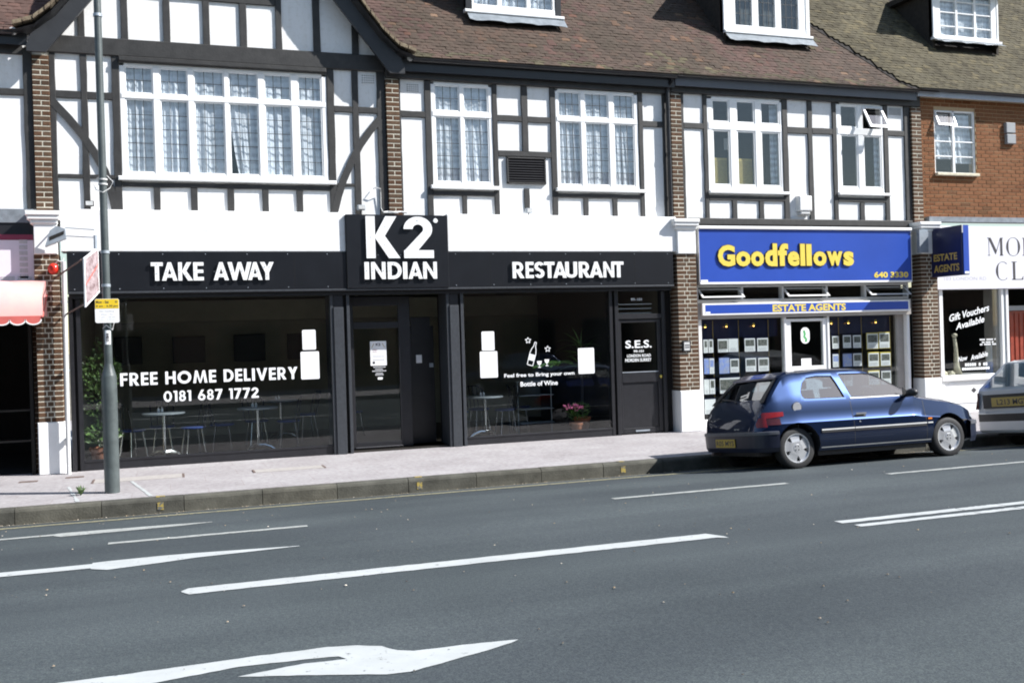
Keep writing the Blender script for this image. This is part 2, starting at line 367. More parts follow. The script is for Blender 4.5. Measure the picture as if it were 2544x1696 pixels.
# geometric bold sans: pieces in a cap-height-1 cell
def arc(cx, cz, rx, rz, t, a0, a1, n=14):
    o = [(cx + rx * math.cos(R(a0 + (a1 - a0) * i / n)), cz + rz * math.sin(R(a0 + (a1 - a0) * i / n))) for i in range(n + 1)]
    q = [(cx + (rx - t) * math.cos(R(a0 + (a1 - a0) * i / n)), cz + (rz - t) * math.sin(R(a0 + (a1 - a0) * i / n))) for i in range(n + 1)]
    return [[o[i], o[i + 1], q[i + 1], q[i]] for i in range(n)]
def rc(a, b, c, d): return [[(a, b), (c, b), (c, d), (a, d)]]
S_ = .2
FNT = {
 'T': (rc(0, .8, .58, 1) + rc(.19, 0, .39, .8), .58),
 'A': ([[(0, 0), (.215, 0), (.49, 1), (.31, 1)], [(.8, 0), (.585, 0), (.31, 1), (.49, 1)]] + rc(.2, .17, .6, .35), .8),
 'K': (rc(0, 0, .21, 1) + [[(.2, .52), (.43, .52), (.72, 1), (.46, 1)], [(.2, .54), (.2, .5), (.52, 0), (.79, 0), (.43, .54)]], .79),
 'E': (rc(0, 0, .2, 1) + rc(.2, .81, .52, 1) + rc(.2, .41, .5, .59) + rc(.2, 0, .52, .19), .52),
 'W': ([[(0, 1), (.21, 1), (.42, 0), (.24, 0)], [(.24, 0), (.42, 0), (.66, 1), (.50, 1)], [(.50, 1), (.66, 1), (.92, 0), (.74, 0)], [(.95, 1), (1.16, 1), (.92, 0), (.74, 0)]], 1.16),
 'Y': ([[(0, 1), (.24, 1), (.47, .5), (.27, .4)], [(.74, 1), (.5, 1), (.27, .5), (.47, .4)]] + rc(.27, 0, .47, .46), .74),
 'I': (rc(0, 0, .21, 1), .21),
 'N': (rc(0, 0, .2, 1) + rc(.6, 0, .8, 1) + [[(.0, 1), (.2, 1), (.8, 0), (.6, 0)]], .8),
 'D': (rc(0, 0, .2, 1) + rc(.2, .81, .3, 1) + rc(.2, 0, .3, .19) + arc(.3, .5, .44, .5, .2, -90, 90), .74),
 'R': (rc(0, 0, .2, 1) + rc(.2, .82, .32, 1) + rc(.2, .36, .32, .54) + arc(.32, .68, .29, .32, .18, -90, 90) + [[(.22, .40), (.43, .42), (.68, 0), (.44, 0)]], .68),
 'S': (arc(.27, .715, .27, .285, .185, 20, 270) + arc(.27, .285, .27, .285, .185, -160, 90), .54),
 'U': (rc(0, .3, .2, 1) + rc(.46, .3, .66, 1) + arc(.33, .3, .33, .3, .19, 180, 360), .66),
 'F': (rc(0, 0, .2, 1) + rc(.2, .81, .52, 1) + rc(.2, .41, .49, .59), .52),
 'H': (rc(0, 0, .2, 1) + rc(.54, 0, .74, 1) + rc(.2, .41, .54, .6), .74),
 'O': (arc(.5, .5, .5, .5, .21, 0, 360, 28), 1.0),
 'M': ([[(0, 0), (.2, 0), (.33, 1), (.16, 1)], [(.16, 1), (.33, 1), (.57, .0), (.47, 0)], [(.71, 1), (.88, 1), (.57, 0), (.47, 0)], [(.71, 1), (.88, 1), (1.04, 0), (.84, 0)]], 1.04),
 'L': (rc(0, 0, .2, 1) + rc(.2, 0, .48, .19), .48),
 'V': ([[(0, 1), (.22, 1), (.5, 0), (.32, 0)], [(.82, 1), (.6, 1), (.32, 0), (.5, 0)]], .82),
 'C': (arc(.48, .5, .48, .5, .2, 50, 310, 20), .8),
 '0': (arc(.34, .5, .34, .5, .18, 0, 360, 24), .68), '1': (rc(.12, 0, .31, 1) + rc(0, .84, .12, 1), .31),
 '8': (arc(.28, .735, .25, .265, .15, 0, 360, 18) + arc(.28, .29, .28, .29, .17, 0, 360, 18), .56),
 '6': (arc(.31, .31, .31, .31, .18, 0, 360, 20) + [[(.01, .38), (.2, .42), (.52, 1), (.29, 1)]], .62),
 '7': (rc(0, .82, .6, 1) + [[(.36, .86), (.6, .86), (.28, 0), (.07, 0)]], .6),
 '2': (arc(.30, .70, .30, .30, .19, -32, 180, 16) + [[(.0, .17), (.28, .17), (.554, .541), (.393, .642)]] + rc(0, 0, .62, .19), .62),
 ' ': ([], .3), '.': (rc(0, 0, .2, .2), .2)}
def sign_letter(ch, x0, x1, z0, z1, y, depth):
    ps, wd = FNT[ch]; m = MB()
    for i, q in enumerate(ps):
        P = [(x0 + a / wd * (x1 - x0), z0 + b * (z1 - z0)) for a, b in q]
        ar = sum(P[k][0] * P[(k + 1) % len(P)][1] - P[(k + 1) % len(P)][0] * P[k][1] for k in range(len(P)))
        if ar < 0: P = P[::-1]
        m.poly(P, y - depth - .00035 * (i % 9), y)
    return m
def line_letters(s, x0, x1, gap=.14):
    """proportional x ranges for the characters of a line fitted to x0..x1"""
    tot = sum(FNT[c][1] for c in s) + gap * (len(s) - 1); k = (x1 - x0) / tot; x = x0; out = []
    for c in s: out.append((c, x, x + FNT[c][1] * k)); x += (FNT[c][1] + gap) * k
    return out

# ------------------------------------------------------------------ ground, road, pavement
KY = -3.55
def road_z(y):
    if y > KY: return -.2
    if y < -13.5: return .03 - (-13.5 - y) * .05
    return -.2 + .24 * (1 - math.exp(-(KY - y) / 1.6))
def special(name, build):
    m = bpy.data.materials.new(name); m.use_nodes = True; build(m.node_tree.nodes, m.node_tree.links, m.node_tree.nodes['Principled BSDF']); return m
def _asph(n, l, p):
    g = n.new('ShaderNodeNewGeometry')
    def N(sc_, d=6, vec=None):
        z = n.new('ShaderNodeTexNoise'); z.inputs['Scale'].default_value = sc_; z.inputs['Detail'].default_value = d; l.new(vec or g.outputs['Position'], z.inputs['Vector']); return z.outputs[0]
    mp = n.new('ShaderNodeMapping'); mp.inputs['Scale'].default_value = (.12, 1, 1); l.new(g.outputs['Position'], mp.inputs[0])
    big = N(.35, 5); streak = N(1.1, 3, mp.outputs[0]); fine = N(95, 3); mid = N(30, 5)
    def ramp(x, a, b, c0, c1):
        r = n.new('ShaderNodeValToRGB'); r.color_ramp.elements[0].position = a; r.color_ramp.elements[1].position = b
        r.color_ramp.elements[0].color = (*c0, 1); r.color_ramp.elements[1].color = (*c1, 1); l.new(x, r.inputs[0]); return r.outputs[0]
    def mul(a, b, fac=1):
        x = n.new('ShaderNodeMix'); x.data_type = 'RGBA'; x.blend_type = 'MULTIPLY'; x.inputs[0].default_value = fac; l.new(a, x.inputs[6]); l.new(b, x.inputs[7]); return x.outputs[2]
    c = ramp(big, .35, .65, (.044, .055, .061), (.060, .073, .080))
    c = mul(c, ramp(streak, .38, .62, (.80, .81, .83), (1.10, 1.10, 1.08)))
    c = mul(c, ramp(fine, .35, .68, (.70, .70, .72), (1.38, 1.36, 1.30)))
    c = mul(c, ramp(mid, .4, .72, (.88, .88, .9), (1.16, 1.15, 1.1)))
    l.new(c, p.inputs['Base Color']); p.inputs['Roughness'].default_value = .82; p.inputs['Specular IOR Level'].default_value = .35
    b = n.new('ShaderNodeBump'); b.inputs['Strength'].default_value = .5; b.inputs['Distance'].default_value = .004; l.new(fine, b.inputs['Height']); l.new(b.outputs[0], p.inputs['Normal'])
M['asphalt'] = special('asphalt', _asph)
def _pave(n, l, p):
    g = n.new('ShaderNodeNewGeometry')
    def N(sc_, d=6):
        z = n.new('ShaderNodeTexNoise'); z.inputs['Scale'].default_value = sc_; z.inputs['Detail'].default_value = d; z.inputs['Roughness'].default_value = .65; l.new(g.outputs['Position'], z.inputs['Vector']); return z.outputs[0]
    r = n.new('ShaderNodeValToRGB'); e = r.color_ramp.elements; e[0].position = .3; e[0].color = (.295, .28, .285, 1); e[1].position = .72; e[1].color = (.40, .39, .395, 1); l.new(N(1.1), r.inputs[0])
    r2 = n.new('ShaderNodeValToRGB'); e = r2.color_ramp.elements; e[0].position = .38; e[0].color = (.8, .77, .77, 1); e[1].position = .6; e[1].color = (1.04, 1.03, 1.02, 1); l.new(N(14), r2.inputs[0])
    bt = n.new('ShaderNodeTexBrick'); bt.offset = .5; bt.inputs['Scale'].default_value = 1; bt.inputs['Mortar Size'].default_value = .006; bt.inputs['Brick Width'].default_value = .9; bt.inputs['Row Height'].default_value = .6
    bt.inputs['Color1'].default_value = (1, 1, 1, 1); bt.inputs['Color2'].default_value = (.95, .94, .94, 1); bt.inputs['Mortar'].default_value = (.86, .82, .8, 1); l.new(g.outputs['Position'], bt.inputs['Vector'])
    def mul(a, b):
        x = n.new('ShaderNodeMix'); x.data_type = 'RGBA'; x.blend_type = 'MULTIPLY'; x.inputs[0].default_value = 1; l.new(a, x.inputs[6]); l.new(b, x.inputs[7]); return x.outputs[2]
    l.new(mul(mul(r.outputs[0], r2.outputs[0]), bt.outputs[0]), p.inputs['Base Color']); p.inputs['Roughness'].default_value = .85
    b = n.new('ShaderNodeBump'); b.inputs['Strength'].default_value = .25; b.inputs['Distance'].default_value = .004; l.new(N(90), b.inputs['Height']); l.new(b.outputs[0], p.inputs['Normal'])
def worn_paint(name, c, thr):
    def fn(n, l, p):
        g = n.new('ShaderNodeNewGeometry')
        def N(sc_, d=5):
            z = n.new('ShaderNodeTexNoise'); z.inputs['Scale'].default_value = sc_; z.inputs['Detail'].default_value = d; z.inputs['Roughness'].default_value = .7; l.new(g.outputs['Position'], z.inputs['Vector']); return z.outputs[0]
        a = n.new('ShaderNodeValToRGB'); e = a.color_ramp.elements; e[0].position = thr; e[0].color = (.11, .115, .115, 1); e[1].position = thr + .07; e[1].color = (*c, 1); l.new(N(18), a.inputs[0])
        b = n.new('ShaderNodeValToRGB'); e = b.color_ramp.elements; e[0].position = .3; e[0].color = (.86, .86, .85, 1); e[1].position = .7; e[1].color = (1.05, 1.05, 1.05, 1); l.new(N(3), b.inputs[0])
        x = n.new('ShaderNodeMix'); x.data_type = 'RGBA'; x.blend_type = 'MULTIPLY'; x.inputs[0].default_value = 1; l.new(a.outputs[0], x.inputs[6]); l.new(b.outputs[0], x.inputs[7])
        vo = n.new('ShaderNodeTexVoronoi'); vo.feature = 'DISTANCE_TO_EDGE'; vo.inputs['Scale'].default_value = 3.2; vo.inputs['Randomness'].default_value = 1; l.new(g.outputs['Position'], vo.inputs['Vector'])
        ck = n.new('ShaderNodeValToRGB'); e = ck.color_ramp.elements; e[0].position = .004; e[0].color = (.45, .45, .45, 1); e[1].position = .014; e[1].color = (1, 1, 1, 1); l.new(vo.outputs[0], ck.inputs[0])
        y_ = n.new('ShaderNodeMix'); y_.data_type = 'RGBA'; y_.blend_type = 'MULTIPLY'; mk = n.new('ShaderNodeValToRGB'); e = mk.color_ramp.elements; e[0].position = .52; e[0].color = (0, 0, 0, 1); e[1].position = .7; e[1].color = (.8, .8, .8, 1); l.new(N(2.2), mk.inputs[0]); l.new(mk.outputs[0], y_.inputs[0]); l.new(x.outputs[2], y_.inputs[6]); l.new(ck.outputs[0], y_.inputs[7])
        l.new(y_.outputs[2], p.inputs['Base Color']); p.inputs['Roughness'].default_value = .7
    return special(name, fn)
M['white_line'] = worn_paint('white_road_paint_worn', (.43, .45, .45), .31)
M['white_line2'] = worn_paint('thin_road_paint_worn', (.34, .355, .34), .36)
M['yellowpaint'] = worn_paint('worn_yellow_gutter_paint', (.27, .25, .15), .42)
M['blip'] = worn_paint('worn_yellow_kerb_paint', (.36, .27, .06), .44)
M['pave'] = special('pink_paving', _pave)
M['kerb'] = mat('weathered_kerb_stone', (.072, .070, .060), .9, .5, 3.5, .5, 40, c2=(.040, .039, .032), island=[(0, (.8, .8, .8)), (.5, (1, 1, .95)), (1, (1.2, 1.15, 1.05))])
M['ground'] = mat('bare_ground', (.16, .14, .11), .95, .3, .5)
M['gutter'] = mat('gutter_grit', (.24, .225, .18), .95, .35, 9, .4, 80)
tag(MB().flat([(-1500, -1500), (1500, -1500), (1500, 1500), (-1500, 1500)], -.6).build('ground', M['ground']), kind='structure')
ys = [KY - .0, -3.75, -3.95, -4.2, -4.5, -4.8, -5.2, -5.7, -6.3, -7, -8, -9.2, -10.8, -12.5, -14, -16.8]
rd = MB(); rd.strip([(-60, y, road_z(y)) for y in ys], [(60, y, road_z(y)) for y in ys]); rd.f = [q[::-1] for q in rd.f]
tag(rd.build('road', M['asphalt'], smooth=True), kind='structure')
tag(MB().box(-60, 60, KY + .13, 12, -.5, 0).build('pavement', M['pave']), kind='structure')
tag(MB().box(-60, 60, -24, -16.8, -.5, 0.02).build('far_pavement', M['pave']), kind='structure')
kr = empty('kerb', (0, KY, 0)); tag(kr, kind='structure')
def kerb_mesh(L):
    m = MB(); pr = [(0, -.35), (0, -.045), (.012, -.018), (.035, -.004), (.125, 0), (.125, -.35)]
    n = len(pr); v = [(x, p[0], p[1]) for x in (.004, L - .004) for p in pr]
    return m.add(v, [(i, n + i, n + (i + 1) % n, (i + 1) % n) for i in range(n)] + [list(range(n)), [2 * n - 1 - i for i in range(n)]]).mesh('kerb_stone', M['kerb'])
km = kerb_mesh(.928)
x = -1.706 - .928 * 14
while x < 40:
    put('kerb_stone', km, kr, (x, KY + random.uniform(-.004, .004), random.uniform(-.006, .002))); x += .928
g2 = MB(); g2.strip([(-60, KY + .001, -.194), (-60, KY - .12, road_z(KY - .12) + .004)], [(60, KY + .001, -.194), (60, KY - .12, road_z(KY - .12) + .004)]); g2.f = [q[::-1] for q in g2.f]
tag(g2.build('gutter', M['gutter']), kind='structure')
def rpaint(name, pts, mt=M['white_line']):
    """painted patch draped 4 mm over the cambered road; pts is a list of (x, y) edges pairs (near, far) along x"""
    a = [(p[0], p[1], road_z(p[1]) + .004) for p in pts]; b = [(p[0], p[2], road_z(p[2]) + .004) for p in pts]
    m = MB(); m.strip(a, b)
    return tag(m.build(name, mt), kind='structure')
def jag(x0, x1, y0, y1, n=24, j=.008):
    o = []
    for i in range(n + 1):
        t = i / n; o.append((x0 + (x1 - x0) * t, y0 + random.uniform(-j, j), y1 + random.uniform(-j, j)))
    return o
e = []
for i in range(140):
    xx = -14 + i * .3; e.append((xx, -4.40 + random.uniform(-.02, .02), -4.22 + random.uniform(-.015, .015)))
rpaint('yellow_line', e, M['yellowpaint'])
rpaint('lane_line', jag(-9, -1.06, -5.50, -5.38) , M['white_line2'])
rpaint('tapered_line', [(-1.10, -5.52, -5.36), (-1.03, -5.63, -5.34), (-.5, -5.60, -5.36), (.09, -5.56, -5.40), (.40, -5.48, -5.45)], M['white_line2'])
rpaint('lane_line', jag(-.56, 1.26, -6.41, -6.31), M['white_line2'])
rpaint('lane_line', jag(4.55, 6.78, -6.42, -6.32), M['white_line2'])
rpaint('lane_line', jag(8.22, 10.45, -6.40, -6.30), M['white_line2'])
rpaint('lane_line', jag(12.0, 14.2, -6.40, -6.30), M['white_line2'])
rpaint('lane_line', jag(-9, -.6, -7.53, -7.35))
rpaint('tapered_line', [(-.63, -7.56, -7.30), (-.50, -7.66, -7.285), (-.1, -7.58, -7.27), (.19, -7.50, -7.29), (.6, -7.47, -7.35), (1.05, -7.43, -7.41)])
rpaint('lane_line', [(.05, -8.74, -8.72)] + jag(.10, 4.38, -8.84, -8.645, 50, .006) + [(4.46, -8.89, -8.82)])
for (xa, xb, ya, yb) in ((5.68, 16, -8.81, -8.69), (5.72, 16, -9.01, -8.91)):
    s0 = xa
    for br in (7.05, 7.55, 9.1, 11.3, xb):
        rpaint('centre_line', jag(s0, br, ya, yb, 14)); s0 = br + .012
arrow_top = [(-1.6, -10.62), (-.564, -10.541), (.148, -10.534), (.394, -10.518), (.573, -10.521), (.818, -10.521), (.985, -10.565), (1.11, -10.64), (1.186, -10.745), (1.26, -10.805), (1.55, -10.81), (1.876, -10.85)]
arrow_bot = [(-1.6, -10.90), (-.564, -10.82), (.148, -10.72), (.394, -10.69), (.573, -10.685), (.70, -10.675), (.985, -10.80), (1.043, -11.133), (1.181, -11.139), (1.30, -11.08), (1.59, -10.984), (1.87, -10.86)]
am = MB()
pa = arrow_top + [(1.816, -10.894), (1.59, -10.984), (1.35, -11.08), (1.181, -11.139), (1.043, -11.133), (.745, -11.004), (.318, -10.848), (.31, -10.835), (.663, -10.764), (.893, -10.79), (.86, -10.72), (.671, -10.695), (.325, -10.672), (-.098, -10.754), (-.6, -10.84), (-1.6, -10.93)]
pj = []
for i in range(len(pa)):
    a, b = pa[i], pa[(i + 1) % len(pa)]
    k = max(1, int(math.hypot(b[0] - a[0], b[1] - a[1]) / .05))
    for t in range(k): pj.append((a[0] + (b[0] - a[0]) * t / k + random.uniform(-.006, .006), a[1] + (b[1] - a[1]) * t / k + random.uniform(-.005, .005)))
am.flat(pj[::-1], lambda y: road_z(y) + .004)
tag(am.build('arrow_marking', M['white_line']), kind='structure')
# yellow loading blips on the kerb, sprayed lines, covers
for x in (-.12, 3.08, 6.02):
    m = MB().box(x - .035, x + .035, KY - .0065, KY - .0045, -.15, -.06); m.box(x - .05, x + .05, KY + .055, KY + .12, -.01, .0035)
    tag(m.build('loading_mark', M['blip']), kind='structure')
for pts in (((-1.274, -1.903), (-1.046, -3.42)), ((-.496, -1.802), (-.228, -3.389))):
    (ax, ay), (bx, by) = pts; m = MB(); a = []; b = []
    for i in range(15):
        t = i / 14; wv = .022 * (1 if (i % 5 or ax > -1) else .2); xx = ax + (bx - ax) * t; yy = ay + (by - ay) * t
        a.append((xx - wv + random.uniform(-.006, .006), yy, .004)); b.append((xx + wv + random.uniform(-.006, .006), yy, .004))
    m.strip(a, b); m.f = [q[::-1] for q in m.f]
    tag(m.build('sprayed_line', M['white_line']), kind='structure')
M['cover'] = mat('concrete_cover', (.36, .335, .315), .85, .15, 12, .2)
M['iron'] = mat('rusty_iron', (.14, .10, .085), .8, .4, 20, .2)
def cover(x0, x1, y0, y1, label):
    r_ = empty('utility_cover', ((x0 + x1) / 2, (y0 + y1) / 2, 0), label, 'manhole cover')
    B(x0, x1, y0, y1, .0005, .007).build('lid', M['cover'], r_)
    fr_ = MB(); t = .03
    fr_.box(x0 - t, x0, y0, y1, .0005, .009); fr_.box(x1, x1 + t, y0, y1, .0005, .009)
    fr_.build('frame', M['iron'], r_)
cover(1.14, 2.1, -1.82, -1.5, 'long pale utility cover with rusty ends in pavement before wide window')
cover(-.98, .16, -1.74, -1.34, 'pale concrete utility cover in the pavement behind lamp post')
for i, (x0, y0, lb) in enumerate(((-1.86, -1.02, 'small rusty cover in pavement outside pink awning shop'), (-1.28, -.86, 'small iron stopcock cover at foot of left pier'))):
    tag(MB().box(x0 - .12, x0 + .12, y0 - .07, y0 + .07, .0005, .006).build('stopcock_cover', M['iron']), lb, 'cover')
wd_ = empty('weed', (-1.05, -2.85, 0), 'small green weed growing in pavement crack beside lamp post', 'weed')
for k in range(26):
    a = random.uniform(0, 6.28); rr_ = random.uniform(.02, .09); h = random.uniform(.03, .13)
    b0 = Vector((-1.05, -2.85, 0)); tip = b0 + Vector((math.cos(a) * rr_, math.sin(a) * rr_, h)); sd = Vector((-math.sin(a), math.cos(a), 0)) * .012
    md = b0.lerp(tip, .6) + Vector((0, 0, .02))
    MB().add([b0, md - sd, tip, md + sd], [(0, 1, 2, 3)]).build('leaf', M['leaf'], wd_)

gr_ = MB(); M['grit'] = mat('road_grit', (.22, .2, .17), .9, .6, 40, island=[(0, (.4, .4, .4)), (.5, (1, .9, .8)), (.8, (1.6, 1.3, .9)), (1, (2.6, 2.6, 2.6))])
for k in range(900):
    if k < 560: gx, gy = random.uniform(-4, 15), KY - abs(random.gauss(0, .10)) - .01
    else: gx, gy = random.uniform(-3, 12), random.uniform(-12, -4.2)
    a_ = random.uniform(0, 3.14); s1 = random.uniform(.004, .014); s2 = s1 * random.uniform(.4, 1)
    P = [(gx + math.cos(a_) * s1, gy + math.sin(a_) * s1), (gx - math.sin(a_) * s2, gy + math.cos(a_) * s2), (gx - math.cos(a_) * s1, gy - math.sin(a_) * s1), (gx + math.sin(a_) * s2, gy - math.cos(a_) * s2)]
    gr_.add([(p[0], p[1], max(road_z(p[1]), -.2) + .009) for p in P] + [(gx, gy, max(road_z(gy), -.2) + .009 + s1 * .6)], [(0, 1, 4), (1, 2, 4), (2, 3, 4), (3, 0, 4)])
tag(gr_.build('road_grit', M['grit']), 'scattered grit and leaf bits on the asphalt and in the gutter', 'grit', kind='stuff')
# ------------------------------------------------------------------ building helpers
def wall_holes(x0, x1, z0, z1, y0, y1, holes):
    """wall slab with rectangular openings"""
    xs = sorted({x0, x1} | {h[0] for h in holes} | {h[1] for h in holes}); m = MB()
    for a, b in zip(xs, xs[1:]):
        c = (a + b) / 2; zs = z0
        for h in sorted([h for h in holes if h[0] < c < h[1]], key=lambda h: h[2]):
            if h[2] > zs: m.box(a, b, y0, y1, zs, h[2])
            zs = h[3]
        if zs < z1: m.box(a, b, y0, y1, zs, z1)
    return m
def timber(par, x0, x1, z0, z1, y=-.03):
    """adzed board: long edges wander a few millimetres"""
    vert = (z1 - z0) > (x1 - x0); L = max(z1 - z0, x1 - x0); n = max(2, int(L / .28)); j = lambda: random.uniform(-.006, .006)
    lo = []; hi = []
    for i in range(n + 1):
        t = i / n; e_ = 0 if i in (0, n) else 1
        if vert: lo.append((x0 + j() * e_, z0 + (z1 - z0) * t)); hi.append((x1 + j() * e_, z0 + (z1 - z0) * t))
        else: lo.append((x0 + (x1 - x0) * t, z0 + j() * e_)); hi.append((x0 + (x1 - x0) * t, z1 + j() * e_))
    P = (hi + lo[::-1]) if vert else (lo + hi[::-1])
    c_ = MB(); b_ = .007
    cx = sum(p[0] for p in P) / len(P); cz = sum(p[1] for p in P) / len(P)
    def ins(p):
        if vert: return (p[0] + (b_ if p[0] < cx else -b_), p[1])
        return (p[0], p[1] + (b_ if p[1] < cz else -b_))
    m_ = len(P); fr_ = [ins(p) for p in P]
    c_.add([(p[0], y, p[1]) for p in fr_] + [(p[0], y + b_, p[1]) for p in P] + [(p[0], .01, p[1]) for p in P],
           [list(range(m_))] + [(i, i + m_, (i + 1) % m_ + m_, (i + 1) % m_) for i in range(m_)] + [(i + m_, i + 2 * m_, (i + 1) % m_ + 2 * m_, (i + 1) % m_ + m_) for i in range(m_)])
    c_.build('timber', M['timber'], par)
BMESH = {}
def brick_obj(par, x0, x1, y0, y1, z0, z1, mt='brick'):
    k = (round(x1 - x0, 3), round(y1 - y0, 3), round(z1 - z0, 3), mt)
    if k not in BMESH:
        BMESH[k] = MB().bbox(-k[0] / 2, k[0] / 2, -k[1] / 2, k[1] / 2, -k[2] / 2, k[2] / 2, .004).mesh('brick', M[mt])
    o = put('brick', BMESH[k], par, ((x0 + x1) / 2, (y0 + y1) / 2 + random.uniform(-.003, .001), (z0 + z1) / 2))
    o.rotation_euler = (0, random.uniform(-.006, .006), 0)
def pier(house, x0, x1, yf, yb, z0, z1, pattern, name='pier', j=.0145):
    """brick pier: mortar core with every brick laid on it; pattern alternates two rows of fractions"""
    p = MB().box(x0 + .004, x1 - .004, yf + .003, yb, z0, z1).build(name, M['mortar'], house)
    n = int((z1 - z0) / .075); h = (z1 - z0) / n
    for i in range(n):
        fr = pattern[i % len(pattern)]; x = x0; W_ = x1 - x0
        for k, q in enumerate(fr):
            xa, xb = x, x + q * W_; x = xb
            brick_obj(p, xa + (j / 2 if k else 0), xb - (j / 2 if k < len(fr) - 1 else 0), yf, yb - .01, z0 + i * h + j / 2, z0 + (i + 1) * h - j / 2)
    return p
UP = [(1,), (.5, .5)]
LOW = [(.5, .5), (.36, .28, .36)]
def lower_pier(house, x0, x1, plinth, yf=-.3, capx=(.03, .03), z1=3.22, corn=True):
    p = pier(house, x0, x1, yf, -.0, plinth, z1, LOW, 'lower_pier')
    MB().bbox(x0 - .015, x1 + .015, yf - .02, .0, 0, plinth + .004, .012).build('plinth', M['plaster2'], house)
    c = MB(); c.bbox(x0 + .01, x1 - .01, yf - .03, .02, z1, z1 + .49, .01)
    c.bbox(x0 - .03, x1 + .0, yf - .06, .02, z1 + .44, z1 + .5, .015)
    c.bbox(x0 - .07, x1 + .03, yf - .09, .03, z1 + .5, z1 + .56, .012); c.bbox(x0 - .09, x1 + .04, yf - .11, .03, z1 + .56, z1 + .625, .01)
    c.build('capital', M['plaster2'], house)
def curtain(par, x0, x1, z0, z1, y, mt='net', waves=5, pinch=0.0, amp=.014):
    ph = random.uniform(0, 6.28); waves = waves * random.uniform(.75, 1.35); am2 = random.uniform(.6, 1.5)
    def fn(a, b):
        xx = x0 + (x1 - x0) * a
        if pinch: xx += pinch * (1 - b) ** 1.5 * ((x1 if pinch > 0 else x0) - xx)
        wv = math.sin(a * waves * 6.28 + ph + (.6 + .5 * am2) * math.sin(a * 9 + ph)) * amp * am2 * (.5 + .5 * (1 - b)) + .006 * math.sin(a * waves * 17 + b * 3)
        return (xx, y + wv, z0 + (z1 - z0) * b)
    return MB().grid(int(waves * 10), 8, fn).build('curtain', M[mt], par, smooth=True)
def leads(x0, x1, z0, z1, y, nx, nz, t=.009):
    m = MB()
    for i in range(1, nx): xx = x0 + (x1 - x0) * i / nx; m.box(xx - t / 2, xx + t / 2, y - .004, y + .004, z0, z1)
    for i in range(1, nz): zz = z0 + (z1 - z0) * i / nz; m.box(x0, x1, y - .0045, y + .0045, zz - t / 2, zz + t / 2)
    return m
def window(house, x0, x1, z0, z1, cols, trans, lead=True, yf=-.015, sill=None, drop=.06, top_open=(), net='net', ft=.05, pieces=True, hang=True, sash=.022):
    """casement window: outer frame, mullions, transom, a pane per light, lead cames, sill"""
    w_ = B(cols[0][0], cols[-1][1], yf + .002, yf + .04, z0, z0 + drop).build('window', M['upvc'], house)
    fm = MB()
    fm.bbox(x0, x1, yf, .03, z1 - .045, z1, .006)
    fm.bbox(x0, cols[0][0], yf, .03, z0, z1, .006); fm.bbox(cols[-1][1], x1, yf, .03, z0, z1, .006)
    for (a, b), (c, d) in zip(cols, cols[1:]): fm.bbox(b, c, yf - .004, .03, z0, z1 - .04, .006)
    fm.bbox(x0 + .02, x1 - .02, yf - .008, .03, trans[0], trans[1], .006)
    fm.build('frame', M['upvc'], w_)
    for ci, (a, b) in enumerate(cols):
        for zi, (c, d) in enumerate(((z0 + drop, trans[0]), (trans[1], z1 - .045))):
            if (ci, zi) in top_open: continue
            s_ = MB()
            q = sash
            s_.bbox(a, a + q, yf + .008, .026, c, d, .004); s_.bbox(b - q, b, yf + .008, .026, c, d, .004)
            s_.bbox(a, b, yf + .0085, .0255, c, c + q * 1.2, .004); s_.bbox(a, b, yf + .0085, .0255, d - q, d, .004)
            s_.build('sash', M['upvc'], w_)
            B(a + q * .6, b - q * .6, yf + .018, yf + .021, c + q * .7, d - q * .6).build('pane', M['glass'], w_)
            if lead: leads(a + q, b - q, c + q, d - q, yf + .017, 3, 2 if zi else 5).build('leading', M['lead'], w_)
    if sill: MB().bbox(sill[0], sill[1], yf - .075, .04, sill[2], sill[3], .01).build('sill', M['upvc'], w_)
    return w_
def room(house, x0, x1, z0, z1, y0, y1, mt='roomup', name='room'):
    m = MB().box(x0, x1, y0, y1, z0, z1); del m.f[2]; del m.mi[2]; m.f = [q[::-1] for q in m.f]
    return m.build(name, M[mt], house)
def roof_profile(y0=-.27, z0=6.47, brk=.38, a0=36, a1=47):
    def P(s):
        if s < brk: return (y0 + s * math.cos(R(a0)), z0 + s * math.sin(R(a0)), R(a0) + (R(a1) - R(a0)) * max(0, s / brk - .5))
        yb, zb = y0 + brk * math.cos(R(a0)), z0 + brk * math.sin(R(a0)); q = s - brk
        return (yb + q * math.cos(R(a1)), zb + q * math.sin(R(a1)), R(a1))
    return P
def tile_mesh(mt, w_=.16, l=.2, t=.013):
    m = MB(); n = 3
    v = []
    for k in range(2):
        for i in range(n + 1):
            u = i / n; xx = (u - .5) * w_; cam_ = .004 * (1 - (2 * u - 1) ** 2)
            v += [(xx, 0, cam_ + (t if k else 0)), (xx, l, cam_ + (t if k else 0))]
    m.v = v; q = 2 * (n + 1)
    for i in range(n):
        m.f += [(q + 2 * i, q + 2 * i + 2, q + 2 * i + 3, q + 2 * i + 1), (2 * i, q + 2 * i, q + 2 * i + 2, 2 * i + 2)[::-1]]
    m.f += [(0, 1, q + 1, q), (2 * n, q + 2 * n, q + 2 * n + 1, 2 * n + 1)]
    m.mi = [0] * len(m.f)
    return m
